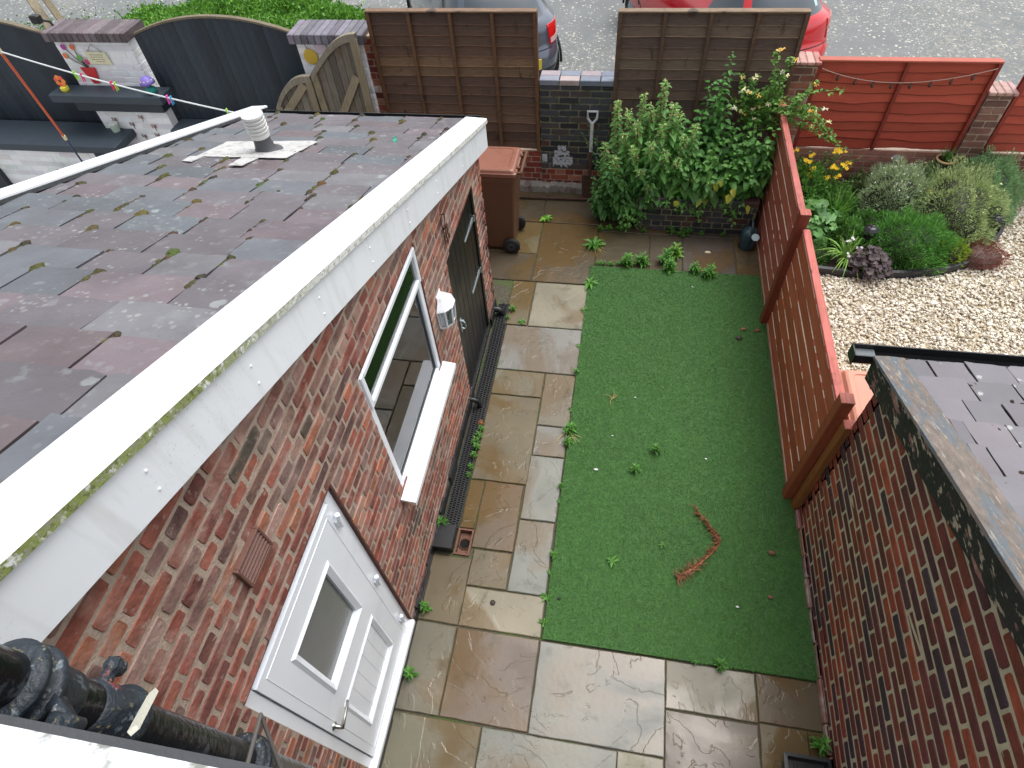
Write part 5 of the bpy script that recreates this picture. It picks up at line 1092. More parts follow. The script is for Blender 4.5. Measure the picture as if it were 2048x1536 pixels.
        m2 = MB(); m2.bbox(s * (W / 2 - .04) - .09, s * (W / 2 - .04) + .09, 2.5, 2.58, .93, 1.05, .025); add('door_mirror', m2.v, m2.f, [P_], None, False)
    if extra: extra(add, band, S, body)
    return t
def red_extra(add, band, S, body):
    band('window_sticker', 287, 292, 9.6, 10.3, .006, mat('pale_blue_sticker', (176, 204, 206), .6, .02), 3, 3)
    m2 = MB(); c = S(R(262), 9.7, .006); 
    for k in range(8): a = k * math.pi / 4; m2.beam((c.x, c.y - .004, c.z), (c.x + .05 * math.cos(a), c.y - .004 + .045 * math.sin(a) * .6, c.z + .045 * math.sin(a)), .012, .003, up=(0, -1, 0))
    add('star_sticker', m2.v, m2.f, [mat('white_sticker', (236, 236, 240), .6, .02)], None, False)
    m2 = MB(); c = S(R(287), 6.1, .008)
    for k, (a, b) in enumerate([((0, 0), (.035, .03)), ((.02, 0), (.055, .03)), ((.045, .03), (.085, .03)), ((.045, 0), (.08, .0)), ((.05, .015), (.082, .015)), ((.0, .03), (.035, .03))]): m2.beam((c.x + a[0], c.y - .004, c.z + a[1]), (c.x + b[0], c.y - .004, c.z + b[1]), .006, .004, up=(0, -1, 0))
    add('chrome_badge', m2.v, m2.f, [steel], None, False)
def grey_extra(add, band, S, body):
    band('roof_spoiler', 238, 302, 11.8, 12.4, .03, mat('spoiler_black', (26, 27, 34), .2, .05), 14, 3)
car('dark silver grey hatchback with a red rear light beyond the left brown panel', (88, 96, 110), (-1.70, 8.88, -.03), 27, 1.78, 1.48, (214, 30, 26), grey_extra)
car('bright red hatchback parked on the asphalt beyond the right brown panel', (206, 22, 34), (2.16, 9.16, -.03), 28.7, 1.70, 1.46, (120, 8, 18), red_extra)

# ================================================================ OBJECTS IN THE YARD
def wheelie(lab, x0, x1, y0, y1, z, mb_m, ml, full=True, part_only=False):
    t = thing('wheelie_bin', lab, 'bin', ((x0 + x1) / 2, (y0 + y1) / 2, 0)); cx, cy = (x0 + x1) / 2, (y0 + y1) / 2
    def ring(zz, k, ox=0, r=.03):
        a, b, c, d = cx + (x0 - cx) * k + ox, cx + (x1 - cx) * k + ox, cy + (y0 - cy) * k, cy + (y1 - cy) * k
        pts = []
        for (px_, py_, a0) in ((b - r, c + r, -90), (b - r, d - r, 0), (a + r, d - r, 90), (a + r, c + r, 180)):
            for q in range(4): t_ = R(a0 + q * 30); pts.append((px_ + r * math.cos(t_), py_ + r * math.sin(t_), zz))
        return pts
    mb = MB(); mb.grid([ring(.05, .78), ring(.09, .80), ring(.5, .87), ring(z - .16, .955), ring(z - .155, 1.0), ring(z - .10, 1.0), ring(z - .095, .97), ring(z - .08, .97)], None, True); mb.poly(ring(.05, .78)); mb.build('bin_body', mb_m, t)
    mb = MB(); mb.grid([ring(z - .09, 1.02), ring(z - .05, 1.03), ring(z - .045, 1.0), ring(z - .02, .95), ring(z - .012, .90), ring(z - .012, .80), ring(z - .02, .77)], None, True); mb.poly(ring(z - .02, .77)); mb.poly(ring(z - .09, 1.02)[::-1]); lid = mb.build('lid', ml, t, False)
    mb = MB(); hx = x1 + .055; mb.tube([(x1 - .01, y0 + .04, z - .06), (hx, y0 + .035, z - .05), (hx, y0 + .05, z - .05), (hx, y1 - .05, z - .05), (hx, y1 - .035, z - .05), (x1 - .01, y1 - .04, z - .06)], .016, 8); mb.bbox(x1 - .02, x1 + .03, y0 + .1, y0 + .14, z - .08, z - .03, .005); mb.bbox(x1 - .02, x1 + .03, y1 - .14, y1 - .1, z - .08, z - .03, .005); mb.build('handle', mb_m, t)
    for y in (y0 + .02, y1 - .02):
        s = -1 if y < cy else 1; yw = y + s * .0; xw_ = cx + (x1 - cx) * .78 - .02
        mb = MB(); mb.lathe((xw_, yw, .10), [(.05, s * .025), (.094, s * .022), (.10, s * .012), (.10, -s * .012), (.09, -s * .02), (.05, -s * .02)], 24, 'y'); w_ = mb.build('wheel', tyre, t, True)
        mb = MB(); mb.lathe((xw_, yw, .10), [(.05, s * .02), (.045, s * .028), (.02, s * .03), (.018, s * .022), (.001, s * .022)], 16, 'y'); mb.build('hub', mat('hub_grey', (60, 60, 62), .5, .1), w_)
    mb = MB(); mb.tube([(cx + (x1 - cx) * .78 - .02, y0, .10), (cx + (x1 - cx) * .78 - .02, y1, .10)], .012, 8); mb.build('axle', rust, t)
    return t
wheelie('brown wheelie bin behind the corner of the brick outbuilding', -1.80, -1.085, 5.43, 5.90, 1.09, binM, binL)
wheelie('faded pinkish brown wheelie bin between the red fence and the right outbuilding', 1.70, 2.35, 2.66, 3.16, 1.07, binP, binP)
t = thing('garden_spade', 'rusty garden spade with white D handle leaning on the dark brick pier', 'spade', (-.40, 6.6, 0))
mb = MB(); x = -.40; ya, yb = 6.56, 6.69; Y = lambda z: ya + (yb - ya) * z / 1.08
wp = mat('white_handle', (196, 198, 200), .4, .1, 20)
mb.tube([(x, Y(.6), .60), (x, Y(.93), .93)], .020, 10); mb.tube([(x, Y(.92), .92), (x - .05, Y(.98), .98), (x - .055, Y(1.06), 1.06), (x + .055, Y(1.06), 1.06), (x + .05, Y(.98), .98), (x, Y(.92), .92)], .015, 8); mb.build('handle', wp, t, True)
mb = MB(); mb.tube([(x, Y(.60), .60), (x, Y(.3), .30)], [.019, .024], 10); mb.build('shaft', rust, t)
mb = MB(); rows = []
for z, w_ in ((.31, .088), (.25, .088), (.12, .084), (.04, .075), (.015, .05)):
    rows.append([(x + w_ * k / 3, Y(z) - .012 - .012 * (k / 3) ** 2 + .004, z) for k in range(-3, 4)])
mb.grid(rows); mb.grid([[(a, b + .004, c) for a, b, c in r] for r in rows]); mb.bbox(x - .09, x + .09, Y(.31) - .02, Y(.31) - .004, .305, .315, .002); mb.build('blade', rust, t)
t = thing('iron_pipe', 'thin rusty iron pipe lying along the foot of the back wall', 'pipe', (-.8, 6.5, .02))
mb = MB(); mb.tube([(-1.55, 6.485, .03), (-.30, 6.505, .03)], .016, 10); mb.build('tube', rust, t); mb = MB(); mb.tube([(-.27, 6.54, .05), (-.27, 6.46, .05), (-.268, 6.42, .03)], .045, 12); mb.tube([(-.31, 6.505, .03), (-.25, 6.505, .035)], .024, 10); mb.build('rubber_foot', tyre, t)
t = thing('watering_can', 'dark teal plastic watering can with pale rose by the red fence', 'watering can', (1.44, 5.80, 0)); c = (1.445, 5.80, 0)
can = mat('teal_plastic', (44, 66, 74), .3, .1, 10)
mb = MB(); mb.lathe(c, [(.085, 0), (.092, .01), (.09, .18), (.08, .22), (.05, .245), (.03, .25), (.03, .27), (.001, .27)], 20); mb.build('can_body', can, t, True)
mb = MB(); mb.tube([(c[0] + .03, c[1] - .07, .05), (c[0] + .02, c[1] - .15, .16), (c[0] + .015, c[1] - .20, .27)], [.02, .014, .012], 10); sp_ = mb.build('spout', can, t, True)
mb = MB(); d = V(0, -.5, .85).normalized(); p = V(c[0] + .015, c[1] - .20, .27); mb.tube([p, p + d * .03, p + d * .035], [.012, .042, .040], 16); mb.build('rose', mat('pale_rose_cap', (150, 168, 174), .4, .1), sp_, True)
mb = MB(); mb.tube([(c[0], c[1] + .08, .10), (c[0], c[1] + .14, .18), (c[0], c[1] + .12, .29), (c[0], c[1] + .02, .33), (c[0], c[1] - .05, .30), (c[0], c[1] - .06, .235)], .012, 8); mb.build('handle', can, t, True)
t = thing('plastic_trough', 'black plastic trough on the paving at the bottom right', 'trough', (1.42, .55, 0))
mb = MB(); x0, x1, y0, y1 = 1.30, 1.56, .30, .755
o_ = lambda e, z: [(x0 + e, y0 + e, z), (x1 - e, y0 + e, z), (x1 - e, y1 - e, z), (x0 + e, y1 - e, z)]
mb.grid([o_(.03, 0), o_(.0, .17), o_(-.008, .172), o_(-.008, .185), o_(.012, .187), o_(.016, .17), o_(.035, .03)], None, True); mb.poly(o_(.03, 0)[::-1]); mb.poly(o_(.035, .03)); mb.build('trough_body', blackM, t)
mb = MB(); mb.poly([(*q[:2], .13) for q in o_(.02, 0)]); 
for k in range(8): mb.bbox(x0 + .06 + k * .016, x0 + .067 + k * .016, y1 - .16, y1 - .04, .131, .136, .001)
mb.build('inner_tray', mat('dark_tray', (24, 25, 27), .35, .1), t)
# small puck and litter on the ground
tag(None or (lambda m_: (m_.lathe((-.672, 1.454, 0), [(.02, .0), (.021, .004), (.014, .010), (.001, .011)], 12), m_.build('dark_pebble', mat('dark_pebble', (46, 34, 32), .6, .1), None, origin=(-.672, 1.454, 0)))[1])(MB()), 'small dark round pebble on the pale slab beside the lawn corner', 'pebble')
def pebble(lab, x, y, z, s, c, name='stone'):
    mb = MB(); rows = []; rnd = random.Random(lab)
    for i in range(5):
        t_ = i / 4 * math.pi / 2; rows.append([(x + math.cos(a) * math.cos(t_) * s * rnd.uniform(.75, 1.2), y + math.sin(a) * math.cos(t_) * s * .6 * rnd.uniform(.8, 1.2), z + math.sin(t_) * s * .5) for a in [2 * math.pi * k / 8 for k in range(8)]])
    mb.grid(rows, s2l(c), True); mb.poly(rows[-1], s2l(c)); o = mb.build(name, stoneM, None, True, (x, y, z)); tag(o, lab, name.replace('_', ' '))
LZ = .022
pebble('cream pebble on the reddish paving near the watering can', 1.02, 5.66, 0, .03, (222, 206, 170), 'pebble')
for lab, x, y, s, c in [('brown wood chip on the lawn nearest the middle fence post', 1.461, 4.476, .032, (120, 74, 52)), ('pale brown wood chip left of the post on the lawn', 1.328, 4.482, .028, (134, 92, 66)), ('dark dead leaf on the lawn near the middle post', 1.277, 4.354, .038, (62, 52, 44)), ('brown curled dead leaf on the lawn by the right wall', 1.392, 2.128, .034, (112, 84, 56)), ('small brown scrap on the lawn near the right edge', 1.35, 1.78, .022, (120, 84, 66)), ('dark scrap at the left of the lawn near the paving', -.18, 1.55, .016, (40, 44, 36))]: pebble(lab, x, y, LZ, s, c, 'dead_leaf' if 'leaf' in lab else 'wood_chip')
for lab, x, y, s in [('white petal on the lawn near the left edge', .002, 2.688, .018), ('white speck near the middle of the lawn', .92, 2.91, .012), ('tiny white speck on the lawn below the dry branch', 1.108, 1.674, .013), ('white speck high on the lawn under the planter', .84, 5.05, .011), ('white speck on the lawn left of centre', .30, 3.5, .010), ('white speck on the lawn above the seedling', .12, 3.05, .010)]: pebble(lab, x, y, LZ, s, (226, 228, 224), 'white_petal')
t = tag(bpy.data.objects.new('dry_branch', None), 'dried orange brown fern branch lying curved on the lawn', 'branch'); COL.objects.link(t); t.location = (.8, 2.1, LZ)
br = [(.83, 2.44), (.86, 2.377), (.917, 2.306), (.954, 2.259), (1.005, 2.204), (.995, 2.139), (.928, 2.048), (.851, 1.965), (.795, 1.909), (.72, 1.859), (.68, 1.80)]
mb = MB(); cc = s2l((150, 96, 56)); mb.tube([(x, y, LZ + .012 + .006 * math.sin(i)) for i, (x, y) in enumerate(br)], [.003, .004, .005, .006, .007, .007, .008, .008, .009, .009, .007], 6, cc); mb.build('stalk', stemM, t)
mb = MB(); rnd = random.Random(4)
for i in range(230):
    u = rnd.random() ** .8 * 9.9; k = int(u); f_ = u - k; x = br[k][0] * (1 - f_) + br[k + 1][0] * f_; y = br[k][1] * (1 - f_) + br[k + 1][1] * f_
    big = k >= 7; l = rnd.uniform(.02, .07) if not big else rnd.uniform(.03, .09); a = rnd.uniform(2.3, 4.2) if not big else rnd.uniform(0, 6.28)
    p = [(x, y, LZ + .015)]; 
    for s_ in range(3): a += rnd.uniform(-.8, .8); p.append((p[-1][0] + math.cos(a) * l / 3, p[-1][1] + math.sin(a) * l / 3, LZ + .012 + rnd.uniform(0, .022)))
    kk = rnd.uniform(.6, 1.2); mb.tube(p, [.003, .0035, .0025, .001], 4, tuple(q * kk for q in s2l((132, 82, 52))), False)
mb.build('dry_twigs', stemM, t)
tw = MB()
for k in range(7):
    a = random.uniform(0, 6.28); l = random.uniform(.03, .13); tw.tube([(.094, 3.456, LZ + .008), (.094 + l * .5 * math.cos(a), 3.456 + l * .5 * math.sin(a), LZ + .014), (.094 + l * math.cos(a + .3), 3.456 + l * math.sin(a + .3), LZ + .006)], [.003, .002, .001], 5, s2l((172, 150, 92)))
tag(tw.build('dry_twig', stemM, None, origin=(.094, 3.456, LZ)), 'small straw coloured dry twig on the left of the lawn', 'twig')

# ================================================================ PLANTER AND PLANTING
t = thing('brick_planter', 'low dark brick planter filled with overgrown greenery', 'planter', (.85, 6.3, 0)); px0, px1, py0 = .205, 1.50, 6.0
mb = MB(); core(mb, (0, 0, .44), (1, 0, 0), (0, 1, 0), (0, 0, 1), px0, px1, py0, lambda u: 6.68, [(px0 + .11, px1 - .11, py0 + .11, 6.68)], .44); mb.build('core', mortarB, t)
mb = MB(); bricks(mb, (0, py0, 0), (1, 0, 0), (0, 0, 1), (0, -1, 0), px0, px1, .005, .37, PAL_B, header=2, depth=.006); bricks(mb, (px0, 0, 0), (0, 1, 0), (0, 0, 1), (-1, 0, 0), py0, 6.68, .005, .37, PAL_B, header=2)
x = px0
while x < px1 - .02:
    x2 = min(x + .218, px1); mb.bbox(x + .004, x2 - .004, py0 - .006, py0 + .105, .375, .442, .005, pick(PAL_B + [((98, 66, 58), 5)])); x += .225
y = py0 + .11
while y < 6.6: mb.bbox(px0 - .006, px0 + .105, y, y + .215, .375, .442, .005, pick(PAL_B)); y += .225
mb.build('brickwork', brickB, t); mb = MB(); mb.poly([(px0 + .1, py0 + .1, .36), (px1 - .1, py0 + .1, .36), (px1 - .1, 6.68, .36), (px0 + .1, 6.68, .36)]); mb.build('soil', soil, t)

def stem_plant(name, lab, cat, stems, leafL, c1, c2, tassel=None, step=.035, wid=.62, droopd=-.35, group=None, leafn=2, stemc=(96, 120, 60), topshrink=.35, extra_leaves=None):
    """stems: (x,y,z0, x1,y1,z1, scale). pairs of pointed toothed leaves up each stem"""
    t = thing(name, lab, cat, stems[0][:3], group); mb = MB(); P_, D_, N_, L_, W_, C_ = [], [], [], [], [], []; FP, FD, FC = [], [], []
    for (x0, y0, z0, x1, y1, z1, sc_) in stems:
        a, b = V(x0, y0, z0), V(x1, y1, z1); H_ = (b - a).length; mid = (a + b) / 2 + V(random.uniform(-.04, .04), random.uniform(-.04, .02), 0)
        Q = lambda u: a * (1 - u) ** 2 + mid * 2 * u * (1 - u) + b * u * u
        mb.tube([Q(k / 6) for k in range(7)], [.005 * (1 - k / 9) for k in range(7)], 5, s2l(stemc)); nn = int(H_ / step); ang = random.uniform(0, 6.28)
        for i in range(2, nn + 1):
            u = i / nn; p = Q(u); ang += 1.57 + random.uniform(-.4, .4); s = leafL * sc_ * (1 - (1 - topshrink) * max(0, u - .45) / .55) * random.uniform(.7, 1.2) * (.55 + .45 * min(1, u * 3))
            for q in range(leafn):
                A_ = ang + q * 2 * math.pi / leafn + random.uniform(-.3, .3); dr = droopd * random.uniform(.3, 1.6) + (.5 if u > .9 else 0)
                d = V(math.cos(A_), math.sin(A_), dr).normalized(); off = d * s * .25
                P_.append(tuple(p + off)); D_.append(tuple(d)); N_.append((random.uniform(-.3, .3), random.uniform(-.5, .1), 1)); L_.append(s); W_.append(s * wid * random.uniform(.8, 1.15)); t_ = random.random(); k_ = random.uniform(.72, 1.25)
                C_.append([(p1 * (1 - t_) + p2 * t_) * k_ for p1, p2 in zip(s2l(c1), s2l(c2))])
            if tassel and u > .42:
                for q in range(15 if u > .6 else 8):
                    A_ = random.uniform(0, 6.28); r = random.uniform(.01, .075) * sc_ * (1.35 - u); FP.append((p.x + math.cos(A_) * r, p.y + math.sin(A_) * r, p.z + random.uniform(-.02, .03) - r * .3)); FD.append((math.cos(A_), math.sin(A_), random.uniform(-.6, .8))); k_ = random.uniform(.75, 1.25); FC.append([z_ * k_ for z_ in s2l(random.choice(tassel))])
    mb.build('stems', stemM, t); leaves('foliage', P_, D_, N_, L_, W_, C_, t)
    if FP: n_ = len(FP); leaves('flower_tassels', FP, FD, RNG.normal(size=(n_, 3)), RNG.uniform(.016, .038, n_), RNG.uniform(.009, .018, n_), FC, t)
    return t
rnd = random.Random(21)
ss = []
for (x, y, z, sc_) in [(-.12, 6.25, 1.40, .8), (.0, 6.2, 1.32, 1), (.10, 6.15, 1.22, 1), (.22, 6.22, 1.38, 1), (.34, 6.3, 1.58, .9), (.45, 6.18, 1.42, 1.1), (.52, 6.22, 1.30, 1), (-.22, 6.15, .98, .9), (-.1, 6.05, .88, 1), (.08, 6.02, 1.02, 1), (.26, 6.0, 1.10, 1), (.42, 6.02, .98, 1.1), (.60, 6.1, 1.12, 1), (.70, 6.15, 1.22, .9), (.18, 5.95, .80, 1), (-.02, 6.12, 1.12, 1), (.36, 6.1, 1.24, 1), (.56, 6.0, .9, 1), (.14, 6.3, 1.45, .8), (.3, 5.95, .62, 1)]:
    ss.append((x * .75 + .10 + rnd.uniform(-.04, .04), 6.3 + rnd.uniform(-.12, .12), .36 if x > .15 else .02, x, y, z, sc_))
stem_plant('nettle_clump', 'tall flowering nettle clump with pale green tassels left in the planter', 'nettles', ss, .15, (110, 160, 80), (78, 128, 62), [(176, 190, 124), (190, 198, 136), (152, 178, 110)], step=.028)
ss = []
for i in range(60):
    x = rnd.uniform(-.28, .35); z = rnd.uniform(.25, .85); ss.append((x * .8 + .03, 6.3 + rnd.uniform(-.15, .2), .02, x + rnd.uniform(-.1, .08), rnd.uniform(5.92, 6.35), z, rnd.uniform(.8, 1.15)))
stem_plant('nettle_undergrowth', 'darker leafy undergrowth spilling left of the brick planter', 'undergrowth', ss, .12, (80, 126, 56), (54, 94, 44), step=.032)
ss = []
for i in range(105):
    x = rnd.uniform(.45, 1.5); t_ = (x - .45) / 1.05; z = .5 + rnd.random() ** .8 * (.78 - .12 * abs(t_ - .4)); y = rnd.uniform(5.93, 6.45); z = min(z, .66 + (y - 5.9) * 1.35)
    ss.append((x * .85 + .15, rnd.uniform(6.15, 6.5), .36, x, y, z, rnd.uniform(.8, 1.35)))
bush = stem_plant('leafy_shrub', 'dense broad leaved green shrub filling the right of the planter', 'shrub', ss, .15, (98, 146, 64), (62, 108, 48), step=.040, wid=.74, droopd=-.5)
P_ = []; 
for i in range(11): P_.append((rnd.uniform(.3, 1.45), rnd.uniform(5.9, 6.05), rnd.uniform(.42, .72)))
n = len(P_); leaves('yellowed_leaves', P_, np.stack([RNG.normal(0, .5, n), -RNG.uniform(.2, 1, n), -RNG.uniform(.3, 1, n)], 1), np.stack([RNG.normal(0, .3, n), -np.ones(n), np.ones(n)], 1), RNG.uniform(.07, .12, n), RNG.uniform(.05, .08, n), lcols(n, (176, 170, 62), (132, 150, 60)), bush)
ss = []
for i in range(20):
    x = rnd.uniform(.28, 1.35); ss.append((x + rnd.uniform(-.1, .1), 6.15, .42, x, rnd.uniform(5.86, 5.97), rnd.uniform(.20, .5), rnd.uniform(.6, 1.0)))
for i in range(7): x = rnd.uniform(-.05, .18); ss.append((x, 6.1, .4, x + rnd.uniform(-.12, .05), rnd.uniform(5.85, 5.95), rnd.uniform(.04, .3), .8))
stem_plant('sprawling_shoots', 'loose leafy shoots sprawling down over the front of the brick planter', 'shoots', ss, .10, (104, 154, 66), (70, 116, 50), step=.04)
ss = [(.95, 6.5, .4, .95, 6.5, 1.78, .7), (.85, 6.48, .4, .80, 6.45, 1.52, .8), (.9, 6.4, .4, .88, 6.35, 1.42, 1), (.8, 6.4, .4, .74, 6.3, 1.28, 1), (1.0, 6.4, .4, .97, 6.35, 1.34, .9), (.7, 6.4, .4, .66, 6.3, 1.18, 1), (.85, 6.4, .4, .82, 6.3, 1.12, 1.1), (1.08, 6.4, .4, 1.08, 6.3, 1.15, 1), (.92, 6.45, .4, .9, 6.4, 1.58, .8)]
stem_plant('tall_nettle', 'slim tall nettle stems standing highest against the right brown panel', 'nettle', ss, .135, (86, 138, 60), (60, 106, 48), step=.036, topshrink=.5)
ss = [(.02, 6.5, .02, -.42, 6.45, 1.02, .6), (.0, 6.5, .02, -.5, 6.5, .9, .55), (-.05, 6.4, .02, -.28, 6.4, .78, .7), (-.02, 6.45, .02, -.35, 6.4, .62, .7)]
stem_plant('bramble_shoot', 'thin leafy shoots reaching left across the white spade handle', 'shoots', ss, .075, (96, 146, 60), (66, 110, 48), step=.04)
# honeysuckle
t = thing('honeysuckle', 'honeysuckle with cream and yellow flowers tumbling over the far red fence post', 'honeysuckle', (1.5, 6.55, .9)); mb = MB(); P_, D_, C_ = [], [], []; fl = MB()
vines = []
for i in range(34):
    a = V(rnd.uniform(1.2, 1.6), rnd.uniform(6.45, 6.65), rnd.uniform(.9, 1.2)); b = V(rnd.uniform(.95, 1.55), rnd.uniform(6.35, 6.6), rnd.uniform(1.1, 1.62)) if i < 22 else V(rnd.uniform(1.6, 2.15), rnd.uniform(6.3, 6.55), rnd.uniform(.95, 1.55)); vines.append((a, b))
vines += [(V(1.6, 6.5, 1.25), V(2.1, 6.35, 1.0)), (V(1.7, 6.45, 1.3), V(2.22, 6.3, .92)), (V(1.4, 6.5, 1.3), V(1.35, 6.4, 1.85)), (V(1.45, 6.5, 1.3), V(1.5, 6.4, 1.8))]
for a, b in vines:
    mid = (a + b) / 2 + V(0, 0, .12); pts = [a * (1 - u) ** 2 + mid * 2 * u * (1 - u) + b * u * u for u in [k / 8 for k in range(9)]]; mb.tube(pts, .003, 4, s2l((110, 120, 60)))
    for k in range(2, 26):
        u = k / 25; p = a * (1 - u) ** 2 + mid * 2 * u * (1 - u) + b * u * u
        for q in (0, 1): A_ = rnd.uniform(0, 6.28); P_.append(tuple(p + V(rnd.uniform(-.02, .02), rnd.uniform(-.02, .02), rnd.uniform(-.02, .02)))); D_.append((math.cos(A_), math.sin(A_), rnd.uniform(-.4, .5)))
    if b.z > 1.0 and rnd.random() < .8:
        for q in range(rnd.choice((1, 1, 2))):
            c = b + V(rnd.uniform(-.05, .05), rnd.uniform(-.05, 0), rnd.uniform(-.04, .04)); col = rnd.choice([(240, 226, 150), (246, 240, 206), (236, 206, 110), (246, 244, 226)])
            for k in range(9): A_ = rnd.uniform(0, 6.28); d = V(math.cos(A_), math.sin(A_) - .3, rnd.uniform(-.3, .8)).normalized(); fl.tube([c, c + d * .022, c + d * .036 + V(0, 0, -.006)], [.002, .004, .001], 4, tuple(z_ * rnd.uniform(.85, 1.05) for z_ in s2l(col)), False)
mb.build('vines', stemM, t); n = len(P_); leaves('foliage', P_, D_, RNG.normal(size=(n, 3)) * .6 + np.array([0, -.3, 1]), RNG.uniform(.03, .055, n), RNG.uniform(.02, .034, n), lcols(n, (112, 156, 66), (70, 112, 48)), t); fl.build('blossoms', leafM, t)

# ---- neighbour's flower bed
zb0 = ZN + .03
def mound(name, lab, cat, c, rx, ry, rz, n, L_, W_, c1, c2, tips=None, core_c=(52, 56, 40), inner=.7, dirup=.5, mode='soft', z0=zb0):
    t = thing(name, lab, cat, (c[0], c[1], z0)); th = RNG.uniform(0, 6.28, n); u = RNG.uniform(.0, 1, n); cz = u; rxy = np.sqrt(1 - cz ** 2); r = RNG.uniform(inner, 1.0, n) ** .5
    lump = 1 + .10 * np.sin(th * 5 + cz * 6) + .08 * np.sin(th * 9 - cz * 9)
    dx, dy, dz = rxy * np.cos(th), rxy * np.sin(th), cz
    P = np.stack([c[0] + dx * rx * r * lump, c[1] + dy * ry * r * lump, z0 + dz * rz * r * lump], 1); D = np.stack([dx, dy, dz * .6 + dirup], 1) + RNG.normal(0, .35, (n, 3))
    leaves('foliage', P, D, RNG.normal(size=(n, 3)), RNG.uniform(.6, 1.2, n) * L_, RNG.uniform(.7, 1.2, n) * W_, lcols(n, c1, c2), t)
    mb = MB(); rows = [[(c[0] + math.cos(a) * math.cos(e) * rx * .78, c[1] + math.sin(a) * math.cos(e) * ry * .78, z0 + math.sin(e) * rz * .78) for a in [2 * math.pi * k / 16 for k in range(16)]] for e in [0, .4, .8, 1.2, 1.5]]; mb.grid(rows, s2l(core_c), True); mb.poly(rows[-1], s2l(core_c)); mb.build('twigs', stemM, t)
    if tips:
        k = RNG.choice(n, tips[1], replace=False); leaves('flower_tips', P[k] + D[k] * L_ * .5, RNG.normal(size=(tips[1], 3)) + np.array([0, 0, .6]), RNG.normal(size=(tips[1], 3)), RNG.uniform(.015, .03, tips[1]), RNG.uniform(.012, .022, tips[1]), lcols(tips[1], tips[0], tips[0]), t)['kind'] = 'stuff'
    return t
mound('lavender_mound', 'pale grey green spiky shrub with white tips in the middle of the bed', 'shrub', (2.98, 6.42), .38, .38, .52, 6600, .055, .008, (180, 196, 156), (136, 156, 118), ((236, 232, 230), 200))
mound('sage_mound', 'large silvery green dome shrub with a split middle below the brick pier', 'shrub', (3.56, 6.28), .47, .58, .58, 11500, .042, .009, (178, 192, 138), (130, 150, 100), ((206, 206, 160), 200))
mound('hebe_mound', 'dense soft green dome shrub at the back right of the bed', 'shrub', (3.92, 6.60), .43, .42, .56, 11000, .030, .010, (146, 180, 130), (108, 144, 100), None, (60, 80, 54))
mound('grey_mound', 'rounded grey green shrub against the red panel near the flower pot', 'shrub', (3.42, 6.66), .33, .22, .42, 4800, .032, .009, (156, 184, 138), (116, 148, 106))
mound('conifer_spread', 'bright feathery green spreading conifer at the front of the bed', 'conifer', (3.02, 5.72), .48, .38, .38, 10500, .045, .009, (112, 164, 76), (66, 118, 54), None, (44, 62, 34), .55)
mound('golden_shrub', 'small yellow green leaved shrub at the front right of the bed', 'shrub', (3.42, 5.62), .17, .14, .22, 900, .035, .018, (150, 168, 60), (104, 136, 50))
mound('red_twig_plant', 'wispy reddish brown plant spilling onto the gravel', 'plant', (3.72, 5.66), .30, .22, .16, 1600, .035, .008, (142, 74, 66), (112, 70, 58), None, (84, 60, 50), .25)
mound('leafy_groundcover', 'low fresh green leafy plant beside the slatted fence', 'plant', (2.02, 6.5), .30, .34, .42, 3200, .05, .03, (120, 168, 78), (80, 128, 58))
mound('dark_groundcover', 'low dark green groundcover at the near corner of the bed', 'plant', (1.98, 5.55), .30, .20, .15, 2600, .03, .014, (96, 140, 68), (62, 102, 50))
def round_plant(name, lab, c, rx, ry, rz, n, r0, r1, c1, c2, lobes=7, z0=zb0):
    t = thing(name, lab, 'plant', (c[0], c[1], z0)); mb = MB(); st_ = MB()
    for i in range(n):
        a = random.uniform(0, 6.28); q = random.random() ** .5; x, y = c[0] + rx * q * math.cos(a), c[1] + ry * q * math.sin(a); z = z0 + rz * (1 - q * q * .7) * random.uniform(.6, 1.05); k = random.uniform(.7, 1.25); u = random.random()
        col = tuple((p * (1 - u) + w_ * u) * k for p, w_ in zip(s2l(c1), s2l(c2))); scallop(mb, (x, y, z), (math.cos(a) * q * .7 + random.uniform(-.3, .3), math.sin(a) * q * .7 - .2 + random.uniform(-.3, .3), 1), random.uniform(r0, r1), col, lobes)
        st_.tube([(c[0] + (x - c[0]) * .3, c[1] + (y - c[1]) * .3, z0), (x, y, z)], .003, 4, s2l((90, 110, 60)), False)
    mb.build('round_leaves', leafM, t); st_.build('stalks', stemM, t); return t
for k, (x, y, rx, ry, rz, c1, c2, lb) in enumerate([(2.36, 6.36, .26, .26, .30, (112, 156, 76), (76, 120, 58), 'leafy green filler plant between the scalloped leaves and the sword leaves'), (2.42, 5.84, .22, .22, .24, (104, 150, 70), (70, 114, 54), 'low green filler plant in front of the sword leaves'), (2.70, 6.0, .22, .20, .22, (96, 138, 66), (66, 106, 50), 'green filler plant left of the feathery conifer'), (3.35, 5.95, .24, .18, .22, (104, 112, 72), (92, 74, 56), 'brownish green low plant in the dark gap behind the conifer'), (2.7, 6.62, .2, .2, .28, (116, 132, 84), (86, 104, 62), 'dull green plant at the foot of the low pink wall')]):
    mound('filler_plant', lb, 'plant', (x, y), rx, ry, rz, 2400, .045, .022, c1, c2, None, (48, 60, 36), .5)
g_ = round_plant('lobed_leaf_plant', 'plant with big scalloped green leaves next to the slatted fence', (2.08, 5.98), .36, .30, .34, 120, .03, .065, (104, 154, 80), (66, 114, 56))
round_plant('heuchera', 'dark purple leaved plant drooping over the timber edging', (2.58, 5.36), .22, .19, .26, 170, .022, .045, (88, 72, 74), (64, 54, 58), 5)
